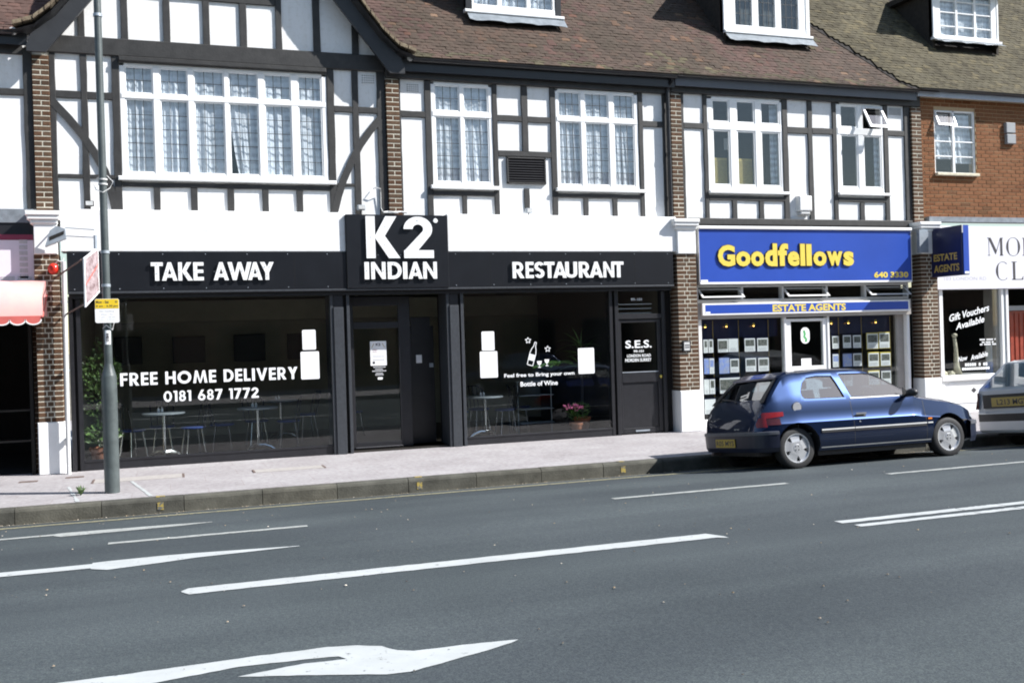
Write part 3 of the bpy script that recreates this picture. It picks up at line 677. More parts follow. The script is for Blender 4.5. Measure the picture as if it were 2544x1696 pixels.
def tiles(house, x0, x1, prof, courses, mt, skip=lambda x, y, z: False, gauge=.1, w_=.165, indiv=290, mtfn=None, x0f=None, x1f=None):
    """plain tiles laid course by course on a deck; the nearest ones are single objects, the rest one joined part"""
    rf = MB()
    pts = [prof(i * gauge) for i in range(courses + 3)]
    rf.strip([((x0f(p[1]) if x0f else x0), p[0], p[1] - .02) for p in pts], [((x1f(p[1]) if x1f else x1), p[0], p[1] - .02) for p in pts]); rf.f = [q[::-1] for q in rf.f]
    roof = rf.build('roof', M['tileshadow'], house)
    tm = tile_mesh(mt); meshes = {}
    allp = []
    for i in range(courses):
        y, z, a = prof(i * gauge); off = (i % 2) * w_ / 2
        n = int((x1 - x0) / w_) + 2
        for k in range(-1, n):
            xx = x0 + k * w_ + off + w_ / 2
            if xx < x0 - .01 or xx > x1 + .01 or skip(xx, y, z): continue
            allp.append((xx + random.uniform(-.004, .004), y + random.uniform(-.004, .004), z + random.uniform(0, .004), a - R(3) + random.uniform(-.025, .02), random.uniform(-.02, .02), (mtfn(xx, y, z) if mtfn else mt)))
    def vis(p):
        d = Vector((p[0] - CAM[0], p[1] - CAM[1], p[2] - CAM[2])); wv = d.dot(f); 
        u, v = d.dot(rr) / wv, d.dot(uu) / wv
        return (0 if (abs(u) < .52 and v < .35) else 1, wv)
    allp.sort(key=vis)
    for p in allp[:indiv]:
        if p[5] not in meshes: meshes[p[5]] = tm.mesh('tile', M[p[5]])
        o = put('tile', meshes[p[5]], roof, p[:3]); o.rotation_euler = (p[3], 0, p[4])
    rest = {}
    for p in allp[indiv:]:
        J = rest.setdefault(p[5], MB()); mx = Matrix.Translation(p[:3]) @ Matrix.Rotation(p[4], 4, 'Z') @ Matrix.Rotation(p[3], 4, 'X')
        J.add([mx @ Vector(v) for v in tm.v], tm.f)
    for k, J in rest.items(): J.build('tiling', M[k], roof, kind='stuff')
    return roof
def gutter(house, x0, x1, yb, z, r=.055, mt='black', name='gutter'):
    m = MB(); n = 10; a = []
    for i in range(n + 1):
        t = math.pi + math.pi * i / n; a.append((yb - r + r * math.cos(t), z + r * math.sin(t)))
    m.strip([(x0, p[0], p[1]) for p in a], [(x1, p[0], p[1]) for p in a])
    m.strip([(x0, p[0] * 1.0, p[1] + .004) for p in a][::-1], [(x1, p[0], p[1] + .004) for p in a][::-1])
    return m.build(name, M[mt], house, smooth=True)

# ================================================================== gabled house over the restaurant
HG = empty('gabled_house', (1.02, 0, 0), 'gabled black and white half-timbered house above the take away half of the restaurant', 'house')
GX = 1.02
verge = [(2.98, 6.545), (2.70, 6.64), (2.46, 6.86), (2.10, 7.31), (1.70, 7.86), (1.20, 8.55), (0, 10.15)]      # right-hand roof edge, x from the ridge
WG = (-.556, 2.585, 4.43, 6.165)
# front wall: rectangular part and gable part
wall_holes(-1.55, 3.57, 3.6, 6.5, 0, .2, [WG]).build('wall', M['plaster'], HG)
MB().poly([(GX - 2.75, 6.5), (GX + 2.75, 6.5), (GX + 2.38, 6.9), (GX, 9.95), (GX - 2.38, 6.9)], .0, .2).build('gable_wall', M['plaster'], HG)
for s in ((-1.53, -1.447), (-1.106, -1.01), (-.665, -.558), (2.59, 2.705), (3.0, 3.105), (3.41, 3.55)): timber(HG, s[0], s[1], 3.9, 6.26)
MB().bbox(-1.6, 3.55, -.055, .01, 6.255, 6.52, .012).build('tie_beam', M['timber'], HG)
MB().bbox(-.557, 2.58, -.10, .01, 6.178, 6.25, .01).build('window_hood', M['timber'], HG)
for (a, b, c, d) in ((-1.447, -1.106, 5.588, 5.697), (-1.01, -.665, 5.588, 5.697), (2.705, 3.0, 5.563, 5.665), (3.105, 3.41, 5.563, 5.665),
                     (-1.447, -1.106, 4.388, 4.446), (-1.01, -.665, 4.388, 4.446), (2.705, 3.0, 4.352, 4.40)): timber(HG, a, b, c, d, -.028)
timber(HG, -.555, 2.59, 4.275, 4.347, -.034)
for s in ((-.11, -.016), (.433, .533), (.983, 1.082), (1.516, 1.617), (2.053, 2.159)): timber(HG, s[0], s[1], 3.9, 4.275, -.029)
for s, t in (((-1.118, -1.022), 7.0), ((-.511, -.408), 7.9), ((.101, .202), 7.212), ((.687, .792), 7.212), ((1.244, 1.355), 7.212), ((1.799, 1.904), 8.4), ((2.395, 2.514), 7.9), ((3.023, 3.137), 7.0)):
    timber(HG, s[0], s[1], 6.52, t)
timber(HG, -.408, 1.799, 7.212, 7.34, -.034)
MB().band([(-1.50, 5.53), (-1.28, 5.28), (-1.11, 5.06), (-.93, 4.77), (-.80, 4.50), (-.72, 4.22), (-.665, 3.92)], .115, -.033, .01).build('brace', M['timber'], HG)
MB().band([(3.46, 5.49), (3.27, 5.26), (3.105, 5.03), (2.95, 4.74), (2.82, 4.46), (2.73, 4.2), (2.655, 3.92)], .115, -.033, .01).build('brace', M['timber'], HG)
CG = [(-.485, -.076), (.02, .433), (.52, .976), (1.042, 1.497), (1.592, 2.011), (2.121, 2.505)]
wn = window(HG, *WG, CG, (5.628, 5.702), sill=(-.612, 2.695, 4.37, 4.43))
for k, (a, b) in enumerate(CG):
    pn = (.0, .6, .0, .35, .0, -.15)[k]
    curtain(wn, a - .05, b + .05, 4.45, 6.15, .052, waves=3.2 + .5 * (k % 2), pinch=pn if k != 1 else 0)
curtain(wn, .0, .28, 4.45, 6.15, .075, waves=2, pinch=-.5); curtain(wn, 1.5, 1.75, 4.45, 6.15, .075, waves=2, pinch=-.4)
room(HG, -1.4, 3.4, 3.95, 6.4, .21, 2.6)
# bargeboards, verge and roof slopes of the gable
bar = [(2.82, 6.27), (2.76, 6.44), (2.42, 6.72), (1.95, 7.32), (0, 9.72), (0, 9.5), (1.80, 7.16), (2.57, 6.185), (2.82, 6.19)]
for sg in (1, -1):
    pb = [(GX + sg * a, b) for a, b in bar]
    MB().poly(pb[::-1] if sg > 0 else pb, -.28, -.22).build('bargeboard', M['barge'], HG)
    st = MB(); top = [(GX + sg * a, b) for a, b in verge]; y0, y1 = -.42, 2.6
    for k in range(len(top) - 1):
        (ax, az), (bx, bz) = top[k], top[k + 1]
        for (dz, fl) in ((0, 0), (-.10, 1)):
            q = [(ax, y0, az + dz), (bx, y0, bz + dz), (bx, y1, bz + dz), (ax, y1, az + dz)]
            st.add(q, [(0, 1, 2, 3) if (fl + (sg > 0)) % 2 else (3, 2, 1, 0)])
    st.build('gable_roof', M['barge'], HG)
    ed = MB()
    for k in range(len(top) - 1):          # mortared verge of tile edges
        (ax, az), (bx, bz) = top[k], top[k + 1]; L = math.hypot(bx - ax, bz - az); nn = max(1, int(L / .1))
        for t in range(nn):
            p0 = (ax + (bx - ax) * t / nn, az + (bz - az) * t / nn); p1 = (ax + (bx - ax) * (t + .9) / nn, az + (bz - az) * (t + .9) / nn)
            jz = random.uniform(-.006, .01)
            pq = [(p0[0], p0[1] - .035 + jz), (p1[0], p1[1] - .035 + jz), (p1[0], p1[1] + .022 + jz), (p0[0], p0[1] + .022 + jz)]
            ed.poly(pq if sg < 0 else pq[::-1], -.445 + random.uniform(-.008, .008), -.30)
    ed.build('verge', mat('verge_mortar', (.20, .165, .11), .95, .5, 9, .5, 40, c2=(.11, .075, .05)) if sg > 0 else bpy.data.materials['verge_mortar'], HG)
pier(HG, -1.756, -1.53, -.07, .2, 3.86, 6.2, UP, 'upper_pier')
# pierced air bricks
def air_brick(par, x0, x1, z0, z1, nx=6, nz=4):
    g_ = MB().bbox(x0, x1, -.006, .001, z0, z1, .003).build('air_vent', M['plaster'], par)
    h = MB(); m_ = .028
    for i in range(nx):
        for k in range(nz):
            cx = x0 + (x1 - x0) * (i + .5) / nx; cz = z0 + (z1 - z0) * (k + .5) / nz
            h.lathe([(.0001, -.0085), (.009, -.0085), (.009, -.005)], (cx, 0, cz), 8, 'y')
    h.build('hole', M['dark'], g_)
air_brick(HG, 3.165, 3.38, 6.055, 6.205)

# ================================================================== middle house
HM = empty('terraced_house', (6.3, 0, 0), 'half-timbered house with black louvre between two leaded windows', 'house')
WB1 = (4.33, 5.415, 4.40, 6.15); WB2 = (6.588, 8.195, 4.40, 6.158)
wall_holes(3.571, 8.85, 3.6, 6.48, 0, .2, [WB1, WB2]).build('wall', M['plaster'], HM)
MB().bbox(3.56, 8.85, -.075, .01, 6.165, 6.4, .01).build('tie_beam', M['timber'], HM)
for s in ((3.775, 3.81), (4.225, 4.328), (5.417, 5.506), (6.483, 6.586), (8.197, 8.288), (8.69, 8.83)): timber(HM, s[0], s[1], 3.9, 6.165)
timber(HM, 5.95, 6.064, 5.03, 6.165)
for (a, b, c, d) in ((3.81, 4.225, 5.535, 5.64), (5.506, 5.95, 5.538, 5.641), (6.064, 6.483, 5.538, 5.641), (8.288, 8.69, 5.555, 5.66)): timber(HM, a, b, c, d, -.028)
timber(HM, 5.506, 6.483, 4.93, 5.03, -.028)
timber(HM, 5.962, 6.058, 3.99, 4.384, -.02)
timber(HM, 4.328, 5.417, 4.232, 4.312, -.034); timber(HM, 6.586, 8.197, 4.236, 4.312, -.034)
for s in ((4.832, 4.919), (7.076, 7.166), (7.638, 7.739)): timber(HM, s[0], s[1], 3.9, 4.235, -.029)
w1 = window(HM, *WB1, [(4.391, 4.833), (4.896, 5.349)], (5.573, 5.66), sill=(4.28, 5.512, 4.338, 4.40))
w2 = window(HM, *WB2, [(6.64, 7.065), (7.146, 7.612), (7.709, 8.117)], (5.585, 5.665), sill=(6.545, 8.303, 4.345, 4.40))
curtain(w1, 4.34, 4.86, 4.42, 6.14, .052, waves=4); curtain(w1, 4.86, 5.38, 4.42, 6.14, .052, waves=4, pinch=-.35); curtain(w1, 5.0, 5.4, 4.42, 6.14, .078, waves=3)
curtain(w2, 6.6, 7.1, 4.42, 6.14, .052, waves=4, pinch=-.2); curtain(w2, 7.05, 7.7, 4.42, 6.14, .055, waves=5); curtain(w2, 7.6, 8.1, 4.42, 6.14, .052, waves=4, pinch=-.25)
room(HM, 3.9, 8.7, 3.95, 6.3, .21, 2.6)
lv = B(5.645, 6.368, -.012, .004, 4.462, 4.92).build('louvre', M['dark'], HM)
for (a, b, c, d) in ((5.645, 5.675, 4.462, 4.92), (6.338, 6.368, 4.462, 4.92), (5.645, 6.368, 4.462, 4.487), (5.645, 6.368, 4.895, 4.92)):
    MB().bbox(a, b, -.045, -.01, c, d, .004).build('frame', M['timber'], lv)
for k in range(9):
    z = 4.505 + k * .043
    MB().add([(5.672, -.044, z), (6.341, -.044, z), (6.341, -.014, z + .034), (5.672, -.014, z + .034), (5.672, -.040, z - .005), (6.341, -.040, z - .005), (6.341, -.012, z + .028), (5.672, -.012, z + .028)],
             [(0, 1, 2, 3), (4, 7, 6, 5), (0, 4, 5, 1)]).build('slat', M['frame'], lv)
air_brick(HM, 3.92, 4.135, 5.957, 6.098)
pier(HM, 3.555, 3.775, -.07, .2, 3.86, 6.14, UP, 'upper_pier')
gutter(HM, 3.98, 8.9, -.16, 6.46); B(3.8, 8.88, -.165, -.14, 6.26, 6.47).build('eaves_board', M['black'], HM)
B(3.8, 8.88, -.14, .01, 6.401, 6.425).build('soffit', M['timber'], HM)
MB().lathe([(.0001, 0), (.05, 0), (.055, .03), (.055, .06)], (3.96, -.235, 6.475), 14, 'y').build('gutter_end', M['ltgrey'], HM)
PR = roof_profile()
def dskip(boxes):
    def s(x, y, z):
        return any(a - .03 < x < b + .03 and y > yf - .25 for a, b, yf in boxes)
    return s
def mixred(x, y, z):
    n = math.sin(x * 1.7 + 2) + math.sin(z * 3.1 + x) * .8 + random.uniform(-1.2, 1.2)
    if y < -.05: return 'tilemoss' if random.random() < .35 else 'tile'
    return 'tilered' if n > 1.3 else ('tilemoss' if n < -2.2 else 'tile')
tiles(HM, 3.0, 8.95, PR, 48, 'tile', skip=lambda x, y, z: (5.26 < x < 7.1 and y > .62) or x < 3.93 - (z - 6.55) * .75, mtfn=mixred, x0f=lambda z: 3.9 - (z - 6.55) * .75)
CHK = mat('shaded_tile_hung_cheek', (.035, .028, .022), .9, .4, 12, .4, 30)  # tile-hung brown with the cheek's shade darkened into the colour
def dormer(house, x0, x1, z0, yf, cols, zt=9.0, post='black', pw=.12, lead=True, net='net2', bars=None, sillw=.05, fw=.05, apron=.16):
    d = B(x0 + .01, x1 - .01, yf + .2, yf + .22, z0, zt).build('dormer', M['roomup'], house)
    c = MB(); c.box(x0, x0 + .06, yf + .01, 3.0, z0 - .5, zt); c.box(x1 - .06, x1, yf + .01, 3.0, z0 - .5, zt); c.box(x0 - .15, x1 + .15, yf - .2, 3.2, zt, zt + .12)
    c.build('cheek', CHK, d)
    if pw:
        for (a, b) in ((x0, x0 + pw), (x1 - pw, x1)): MB().bbox(a, b, yf - .015, yf + .1, z0 - .02, zt, .01).build('post', M[post], d)
    fm = MB(); xa, xb = x0 + pw, x1 - pw
    for a, b in ((cols[-1][1], xb), (xa, cols[0][0])): fm.bbox(a, b, yf - .005, yf + .06, z0, zt, .006)
    for (a, b), (c_, e_) in zip(cols, cols[1:]): fm.bbox(b, c_, yf - .003, yf + .06, z0, zt, .006)
    fm.bbox(xa, xb, yf - .008, yf + .06, z0, z0 + .075 + fw, .006)
    if bars:
        for zz in bars: fm.bbox(xa, xb, yf + .004, yf + .05, zz - .012, zz + .012, .003)
    fm.build('frame', M['upvc'], d)
    for k, (a, b) in enumerate(cols):
        B(a - .005, b + .005, yf + .03, yf + .034, z0 + .07, zt).build('pane', M['glass'], d)
        if lead: leads(a, b, z0 + .12, z0 + 1.4, yf + .029, 3, 5).build('leading', M['lead'], d)
        if net: curtain(d, a - .03, b + .03, z0 + .1, zt, yf + .085, net, waves=3)
    MB().bbox(x0 - .03 if pw < .1 or post == 'black' else x0, x1 + .04, yf - .07, yf + .03, z0 - sillw, z0 + .005, .01).build('sill', M['upvc'], d)
    ap = MB(); n = 16
    ap.grid(n, 3, lambda a, b: (x0 + .02 + (x1 - x0 + .02) * a, yf - .02 - .19 * b, z0 - sillw + .02 - apron * b * 1.25 - .012 * math.sin(a * 21) * b + (.012 if b == 1 and int(a * n) % 5 == 0 else 0)))
    ap.f = [q[::-1] for q in ap.f]
    ap.build('lead_apron', M['leadsheet'], d, smooth=True)
    return d
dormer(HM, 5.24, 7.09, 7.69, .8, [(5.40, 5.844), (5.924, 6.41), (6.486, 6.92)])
dp = MB().tube([(8.80, -.2, 6.45), (8.80, -.2, 6.36), (8.775, -.09, 6.22), (8.775, -.09, 3.9)], .035, 10)
for z in (4.3, 5.1, 5.9): dp.lathe([(.042, -.03), (.042, .03)], (8.775, -.09, z), 10)
dp.build('downpipe', M['frame'], HM, smooth=40)

# ================================================================== house over the estate agents
HE = empty('terraced_house', (11.65, 0, 0), 'half-timbered house above the blue estate agents sign with a propped-open casement', 'house')
WC1 = (9.62, 11.25, 4.42, 6.175); WC2 = (12.49, 13.605, 4.44, 6.21)
wall_holes(8.851, 14.27, 3.7, 6.5, 0, .2, [WC1, WC2]).build('wall', M['plaster'], HE)
MB().bbox(8.851, 14.49, -.075, .01, 6.2, 6.42, .01).build('tie_beam', M['timber'], HE)
for s in ((9.055, 9.13), (9.533, 9.618), (11.252, 11.37), (11.824, 11.93), (12.393, 12.488), (13.607, 13.714), (14.11, 14.262)): timber(HE, s[0], s[1], 3.9, 6.2)
for (a, b, c, d) in ((9.13, 9.533, 5.56, 5.665), (11.37, 11.824, 5.56, 5.68), (11.93, 12.393, 5.57, 5.68), (13.714, 14.11, 5.6, 5.705)): timber(HE, a, b, c, d, -.028)
timber(HE, 9.618, 11.252, 4.245, 4.335, -.034); timber(HE, 12.488, 13.607, 4.265, 4.35, -.034)
for s in ((10.102, 10.208), (10.689, 10.797), (12.996, 13.107)): timber(HE, s[0], s[1], 3.9, 4.25, -.029)
MB().bbox(9.14, 14.2, -.10, .01, 3.775, 3.9, .01).build('sole_plate', M['timber'], HE)
w1 = window(HE, *WC1, [(9.728, 10.104), (10.247, 10.65), (10.776, 11.197)], (5.565, 5.70), lead=False, sill=(9.60, 11.352, 4.368, 4.42), drop=.1, sash=.03)
w2 = window(HE, *WC2, [(12.584, 12.991), (13.12, 13.546)], (5.585, 5.715), lead=False, sill=(12.47, 13.712, 4.388, 4.44), drop=.1, top_open=((1, 1),), sash=.03)
# top-hung light standing open
oc = MB(); x0, x1 = 13.10, 13.57; zt, zb, out = 6.165, 5.70, -.26
def op(u, v, d=0): return (x0 + (x1 - x0) * u, -.02 + out * (1 - v) - d, zb + (zt - zb) * v)
def opbar(u0, u1, v0, v1):
    a = [op(u0, v0), op(u1, v0), op(u1, v1), op(u0, v1)]; b = [op(u0, v0, -.035), op(u1, v0, -.035), op(u1, v1, -.035), op(u0, v1, -.035)]
    oc.add(a + b, [(0, 1, 2, 3), (7, 6, 5, 4), (0, 4, 5, 1), (1, 5, 6, 2), (2, 6, 7, 3), (3, 7, 4, 0)])
opbar(0, .1, 0, 1); opbar(.9, 1, 0, 1); opbar(.1, .9, 0, .11); opbar(.1, .9, .9, 1)
oc_o = oc.build('open_casement', M['upvc'], w2)
MB().add([op(.08, .08, -.015), op(.92, .08, -.015), op(.92, .92, -.015), op(.08, .92, -.015)], [(0, 1, 2, 3)]).build('pane', M['paleglass'], w2)
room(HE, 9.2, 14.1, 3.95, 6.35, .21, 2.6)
for (a, b) in ((9.74, 10.09), (10.26, 10.64)):
    bl = B(a, b, .1, .104, 5.02, 5.06).build('blind', M['bamboo'], w1)
    for k in range(22):
        z = 4.52 + k * .023
        MB().box(a, b, .095, .108, z, z + .016).build('slat', M['bamboo'], bl)
cards_up = [(9.78, 10.06, 5.3, 5.5), (10.28, 10.6, 5.3, 5.52), (12.63, 12.95, 5.2, 5.42)]
for q in cards_up: B(q[0], q[1], .5, .51, q[2], q[3]).build('wall_panel', M['ltgrey'], HE)
curtain(w1, 11.05, 11.2, 4.5, 6.1, .1, 'net2', 2); curtain(w2, 13.45, 13.58, 4.5, 5.6, .1, 'net2', 2)
gutter(HE, 8.9, 14.33, -.16, 6.50); B(8.9, 14.32, -.165, -.14, 6.30, 6.47).build('eaves_board', mat('slate_grey_paint', (.10, .11, .13), .5, .1, 4), HE)
B(8.9, 14.3, -.14, .01, 6.421, 6.44).build('soffit', M['timber'], HE)
tiles(HE, 8.88, 14.5, roof_profile(z0=6.475), 48, 'tile', skip=lambda x, y, z: (10.5 < x < 12.56 and y > .66) or x > 14.55 - (z - 6.5) * .72, mtfn=mixred, x1f=lambda z: 14.8 - (z - 6.5) * .72)
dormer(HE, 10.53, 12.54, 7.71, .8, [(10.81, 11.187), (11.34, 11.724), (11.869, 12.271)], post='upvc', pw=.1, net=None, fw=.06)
pier(HE, 8.838, 9.055, -.07, .2, 3.86, 6.16, UP, 'upper_pier')
lower_pier(HE, 8.745, 9.14, .745)
MB().bbox(9.26, 9.27, -.2, .0, 0, 0.01).build('threshold', M['ltgrey'], HE)
lv2 = MB()
for k in range(6): lv2.box(13.76, 14.06, -.008, .001, 6.02 + k * .024, 6.033 + k * .024)
lv2.build('air_vent', M['grey'], HE)

# ================================================================== red brick house
HR = empty('brick_house', (16.0, 0, 0), 'orange-red brick house with mossy tiled roof beside the half-timbered terrace', 'house')
WR = (14.885, 15.94, 4.89, 6.18)
rw = wall_holes(14.271, 21.5, 3.9, 6.6, .006, .2, [WR]).build('wall', M['mortar2'], HR)
nrow = 31; h = (6.40 - 3.985) / nrow
for i in range(nrow):
    z0, z1 = 3.985 + i * h, 3.985 + (i + 1) * h; off = .225 * (i % 2) / 2
    x = 14.5 - off
    while x < 17.3:
        a, b = max(14.505, x) + .005, x + .225 - .005
        if b - a > .03:
            if z1 > WR[2] + .01 and z0 < WR[3] - .01:
                if a < WR[0] < b: b = WR[0] - .002
                elif a < WR[1] < b: a = WR[1] + .002
                if not (b <= a + .02 or (a >= WR[0] - .01 and b <= WR[1] + .01)): brick_obj(rw, a, b, 0, .05, z0 + .005, z1 - .005, 'redbrick')
            else: brick_obj(rw, a, b, 0, .05, z0 + .005, z1 - .005, 'redbrick')
        x += .225
bk = MB()
for i in range(nrow):
    z0, z1 = 3.985 + i * h, 3.985 + (i + 1) * h; x = 17.35 + (.225 - .225 * (i % 2) / 2) - .2
    while x < 21.4:
        bk.bbox(x + .005, x + .22, 0, .03, z0 + .005, z1 - .005, .004); x += .225
bk.build('brickwork', M['redbrick'], rw, kind='stuff')
B(18.6, 21.5, .0, .2, 0, 3.9).build('wall', M['redbrick'], HR)
w_ = B(14.885, 15.94, .03, .07, 4.89, 4.915).build('window', M['upvc'], HR)
fm = MB()
for (a, b, c, d) in ((14.885, 14.92, 4.89, 6.18), (15.905, 15.94, 4.89, 6.18), (14.885, 15.94, 6.15, 6.18), (15.36, 15.42, 4.89, 6.18)): fm.bbox(a, b, .02, .07, c, d, .005)
for z in (5.547, 5.242): fm.bbox(14.92, 15.905, .03, .06, z - .012, z + .012, .003)
fm.bbox(15.42, 15.905, .03, .06, 5.845, 5.87, .003); fm.build('frame', M['upvc'], w_)
sash_o = MB(); x0, x1, zt, zb, out = 14.9, 15.37, 6.16, 5.85, -.13
def op2(u, v, d=0): return (x0 + (x1 - x0) * u, .01 + out * (1 - v) - d, zb + (zt - zb) * v)
for (u0, u1, v0, v1) in ((0, .07, 0, 1), (.93, 1, 0, 1), (.07, .93, 0, .1), (.07, .93, .93, 1)):
    a = [op2(u0, v0), op2(u1, v0), op2(u1, v1), op2(u0, v1)]; b = [op2(u0, v0, -.03), op2(u1, v0, -.03), op2(u1, v1, -.03), op2(u0, v1, -.03)]
    sash_o.add(a + b, [(0, 1, 2, 3), (7, 6, 5, 4), (0, 4, 5, 1), (1, 5, 6, 2), (2, 6, 7, 3), (3, 7, 4, 0)])
sash_o.build('open_casement', M['upvc'], w_)
MB().add([op2(.05, .06, -.015), op2(.95, .06, -.015), op2(.95, .95, -.015), op2(.05, .95, -.015)], [(0, 1, 2, 3)]).build('pane', M['paleglass'], w_)
for (a, b, c, d) in ((14.92, 15.36, 4.915, 5.84), (15.42, 15.905, 4.915, 6.15)): B(a, b, .05, .054, c, d).build('pane', M['glass'], w_)
curtain(w_, 14.92, 15.34, 5.2, 6.12, .12, 'net2', 3, pinch=-.55); curtain(w_, 15.44, 15.88, 5.12, 6.12, .12, 'net2', 3, pinch=-.3)
MB().bbox(14.87, 15.96, -.08, .05, 4.835, 4.89, .008).build('sill', M['stone'], w_)
room(HR, 14.7, 16.3, 4.3, 6.35, .21, 2.6)
vb = MB().bbox(16.70, 16.95, -.07, .03, 5.765, 5.98, .012).build('vent_cowl', M['grey'], HR)
MB().bbox(16.71, 16.955, -.07, .03, 5.54, 5.74, .012).build('vent_cowl', M['grey'], HR)
pier(HR, 14.262, 14.498, -.07, .2, 3.86, 6.18, UP, 'upper_pier')
lower_pier(HR, 14.19, 14.585, .745)
gutter(HR, 14.34, 21.5, -.18, 6.53, mt='black'); B(14.33, 21.5, -.19, -.15, 6.385, 6.52).build('eaves_board', mat('pale_blue_grey_paint', (.40, .44, .50), .6, .15, 5), HR)
B(14.33, 21.5, -.149, .01, 6.41, 6.43).build('soffit', mat('tan_soffit', (.35, .27, .18), .8, .15, 6), HR)
tiles(HR, 12.3, 21.5, roof_profile(z0=6.515, y0=-.285), 50, 'tilemoss', skip=lambda x, y, z: (15.8 < x < 17.6 and y > .82) or x < 14.18 - (z - 6.6) * .72, indiv=290, x0f=lambda z: 14.10 - (z - 6.6) * .72)
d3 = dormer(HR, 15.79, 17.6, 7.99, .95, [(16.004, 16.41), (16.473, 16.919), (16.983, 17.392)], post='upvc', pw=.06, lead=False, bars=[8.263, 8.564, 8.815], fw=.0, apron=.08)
B(14.58, 18.6, -.13, .01, 3.885, 3.985).build('lead_flashing', M['leadsheet'], HR)

# ================================================================== left neighbour
HL = empty('terraced_house', (-3.4, 0, 0), 'neighbouring half-timbered house over the pink awning shop, mostly out of view', 'house')
B(-5.5, -1.551, 0, .2, 3.6, 6.5).build('wall', M['plaster'], HL)
for (a, b, c, d) in ((-1.882, -1.76, 3.92, 6.3), (-5.5, -1.882, 5.595, 5.692), (-5.5, -1.882, 6.195, 6.42), (-3.1, -3.0, 3.92, 5.595)): timber(HL, a, b, c, d)
gutter(HL, -5.5, -1.97, -.16, 6.48); B(-5.5, -1.8, -.165, -.14, 6.30, 6.47).build('eaves_board', M['black'], HL)
MB().lathe([(.0001, 0), (.05, 0), (.055, .03), (.055, .06)], (-1.98, -.235, 6.485), 14, 'y').build('gutter_end', M['ltgrey'], HL)
tiles(HL, -5.4, -1.02, PR, 16, 'tilered', skip=lambda x, y, z: x > -1.88 + (z - 6.55) * .75, x1f=lambda z: -1.85 + (z - 6.55) * .75, indiv=200)
B(-5.5, -1.79, -.12, .0, 3.70, 3.90).build('lead_flashing', M['leadsheet'], HL)
lower_pier(HL, -1.785, -1.452, .76)
# ================================================================== restaurant shopfront
SF = empty('restaurant_shopfront', (3.7, -.1, 0), 'black restaurant shopfront with two big plate windows and recessed entrance', 'shopfront')
for (a, b, nm) in ((-1.42, 2.775, 'sign_band'), (4.475, 8.76, 'sign_band')):
    MB().bbox(a, b, -.285, .02, 3.259, 3.888, .01).build(nm, M['plaster'], SF)
B(-1.34, 8.66, -.22, .02, 2.57, 3.25).build('lintel', M['black'], SF)
B(-1.36, -1.30, -.16, .05, 0, 2.6).build('jamb', M['frame'], SF); B(-1.257, -1.2, -.14, .0, 0, 2.6).build('jamb', M['frame'], SF)
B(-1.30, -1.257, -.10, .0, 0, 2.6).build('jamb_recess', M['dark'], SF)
def shop_window(x0, x1, z0, z1):
    wn_ = B(x0, x1, -.13, -.02, 0, z0).build('shop_window', M['frame'], SF)
    fm = MB(); fm.bbox(x0, x1, -.14, -.05, z0 - .015, z0 + .02, .005); fm.build('sill', M['frame'], wn_)
    B(x0, x1, -.102, -.096, z0, z1).build('pane', M['shopglass'], wn_)
    return wn_
sw1 = shop_window(-1.2, 2.505, .135, 2.6)
sw2 = shop_window(4.765, 7.455, .125, 2.6)
for (a, b, c, d) in ((2.508, 2.70, 2.772, 2.822), (4.445, 4.635, 4.69, 4.745)):
    MB().bbox(a, a + .05, -.19, .3, 0, 2.6, .006).build('column', M['column'], SF)
    MB().bbox(a + .052, b + .02, -.21, .3, 0, 2.37, .006).build('column', M['column'], SF)
    B(a + .055, b + .015, -.185, .3, 2.37, 2.6).build('column_top_shade', M['frame'], SF)  # black top piece stands in for the fascia's shadow on the column
    MB().bbox(c, d, -.19, .3, 0, 2.6, .005).build('column', M['column'], SF)
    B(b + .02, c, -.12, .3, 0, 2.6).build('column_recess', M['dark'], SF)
# recessed entrance: glazed door left, dark open leaf right
ent = B(2.83, 4.45, -.1, .5, 0, .03).build('entrance_step', M['floorin'], SF)
dr = MB()
for (a, b, c, d) in ((2.86, 2.94, .03, 2.55), (3.70, 3.90, .03, 2.55), (2.94, 3.70, .03, .13), (2.94, 3.70, 2.02, 2.13), (2.94, 3.70, 2.40, 2.55)): dr.bbox(a, b, .18, .24, c, d, .005)
dro = dr.build('door', M['frame'], SF)
B(2.94, 3.70, .205, .209, .13, 2.02).build('pane', M['shopglass'], dro); B(2.94, 3.70, .205, .209, 2.13, 2.40).build('pane', M['shopglass'], dro)
B(2.93, 3.72, .17, .18, .035, .055).build('kick_strip', M['chrome'], dro)
nt_ = B(3.215, 3.488, .198, .202, 1.40, 1.808).build('notice', M['card'], dro)
txt('K2', 3.31, 3.39, 1.73, 1.775, .1975, bold=.03).build('lettering', M['charcoal'], nt_)
MB().band([(3.24, 1.70), (3.28, 1.77)], .008, .1965, .1972).build('print', M['dullgold'], nt_); MB().band([(3.46, 1.70), (3.42, 1.77)], .008, .1965, .1972).build('print', M['dullgold'], nt_)
for k, z in enumerate((1.66, 1.63, 1.56, 1.54, 1.50, 1.485)): B(3.25, 3.33 if k < 2 else 3.45, .1962, .1972, z, z + .008).build('print', M['crimson'] if k < 2 else M['print'], nt_)
B(3.25, 3.29, .1962, .1972, 1.43, 1.47).build('print', M['charcoal'], nt_)
for k, (a, b, z) in enumerate(((3.26, 3.47, 1.365), (3.29, 3.42, 1.33), (3.24, 3.48, 1.30), (3.30, 3.42, 1.26), (3.29, 3.43, 1.235))): [B(a + q * (b - a) / 9, a + (q + .8) * (b - a) / 9, .2022, .2034, z, z + .018).build('print', M['print'], dro) for q in range(9)]
B(3.33, 3.41, .199, .203, 1.165, 1.205).build('notice', M['card'], dro)
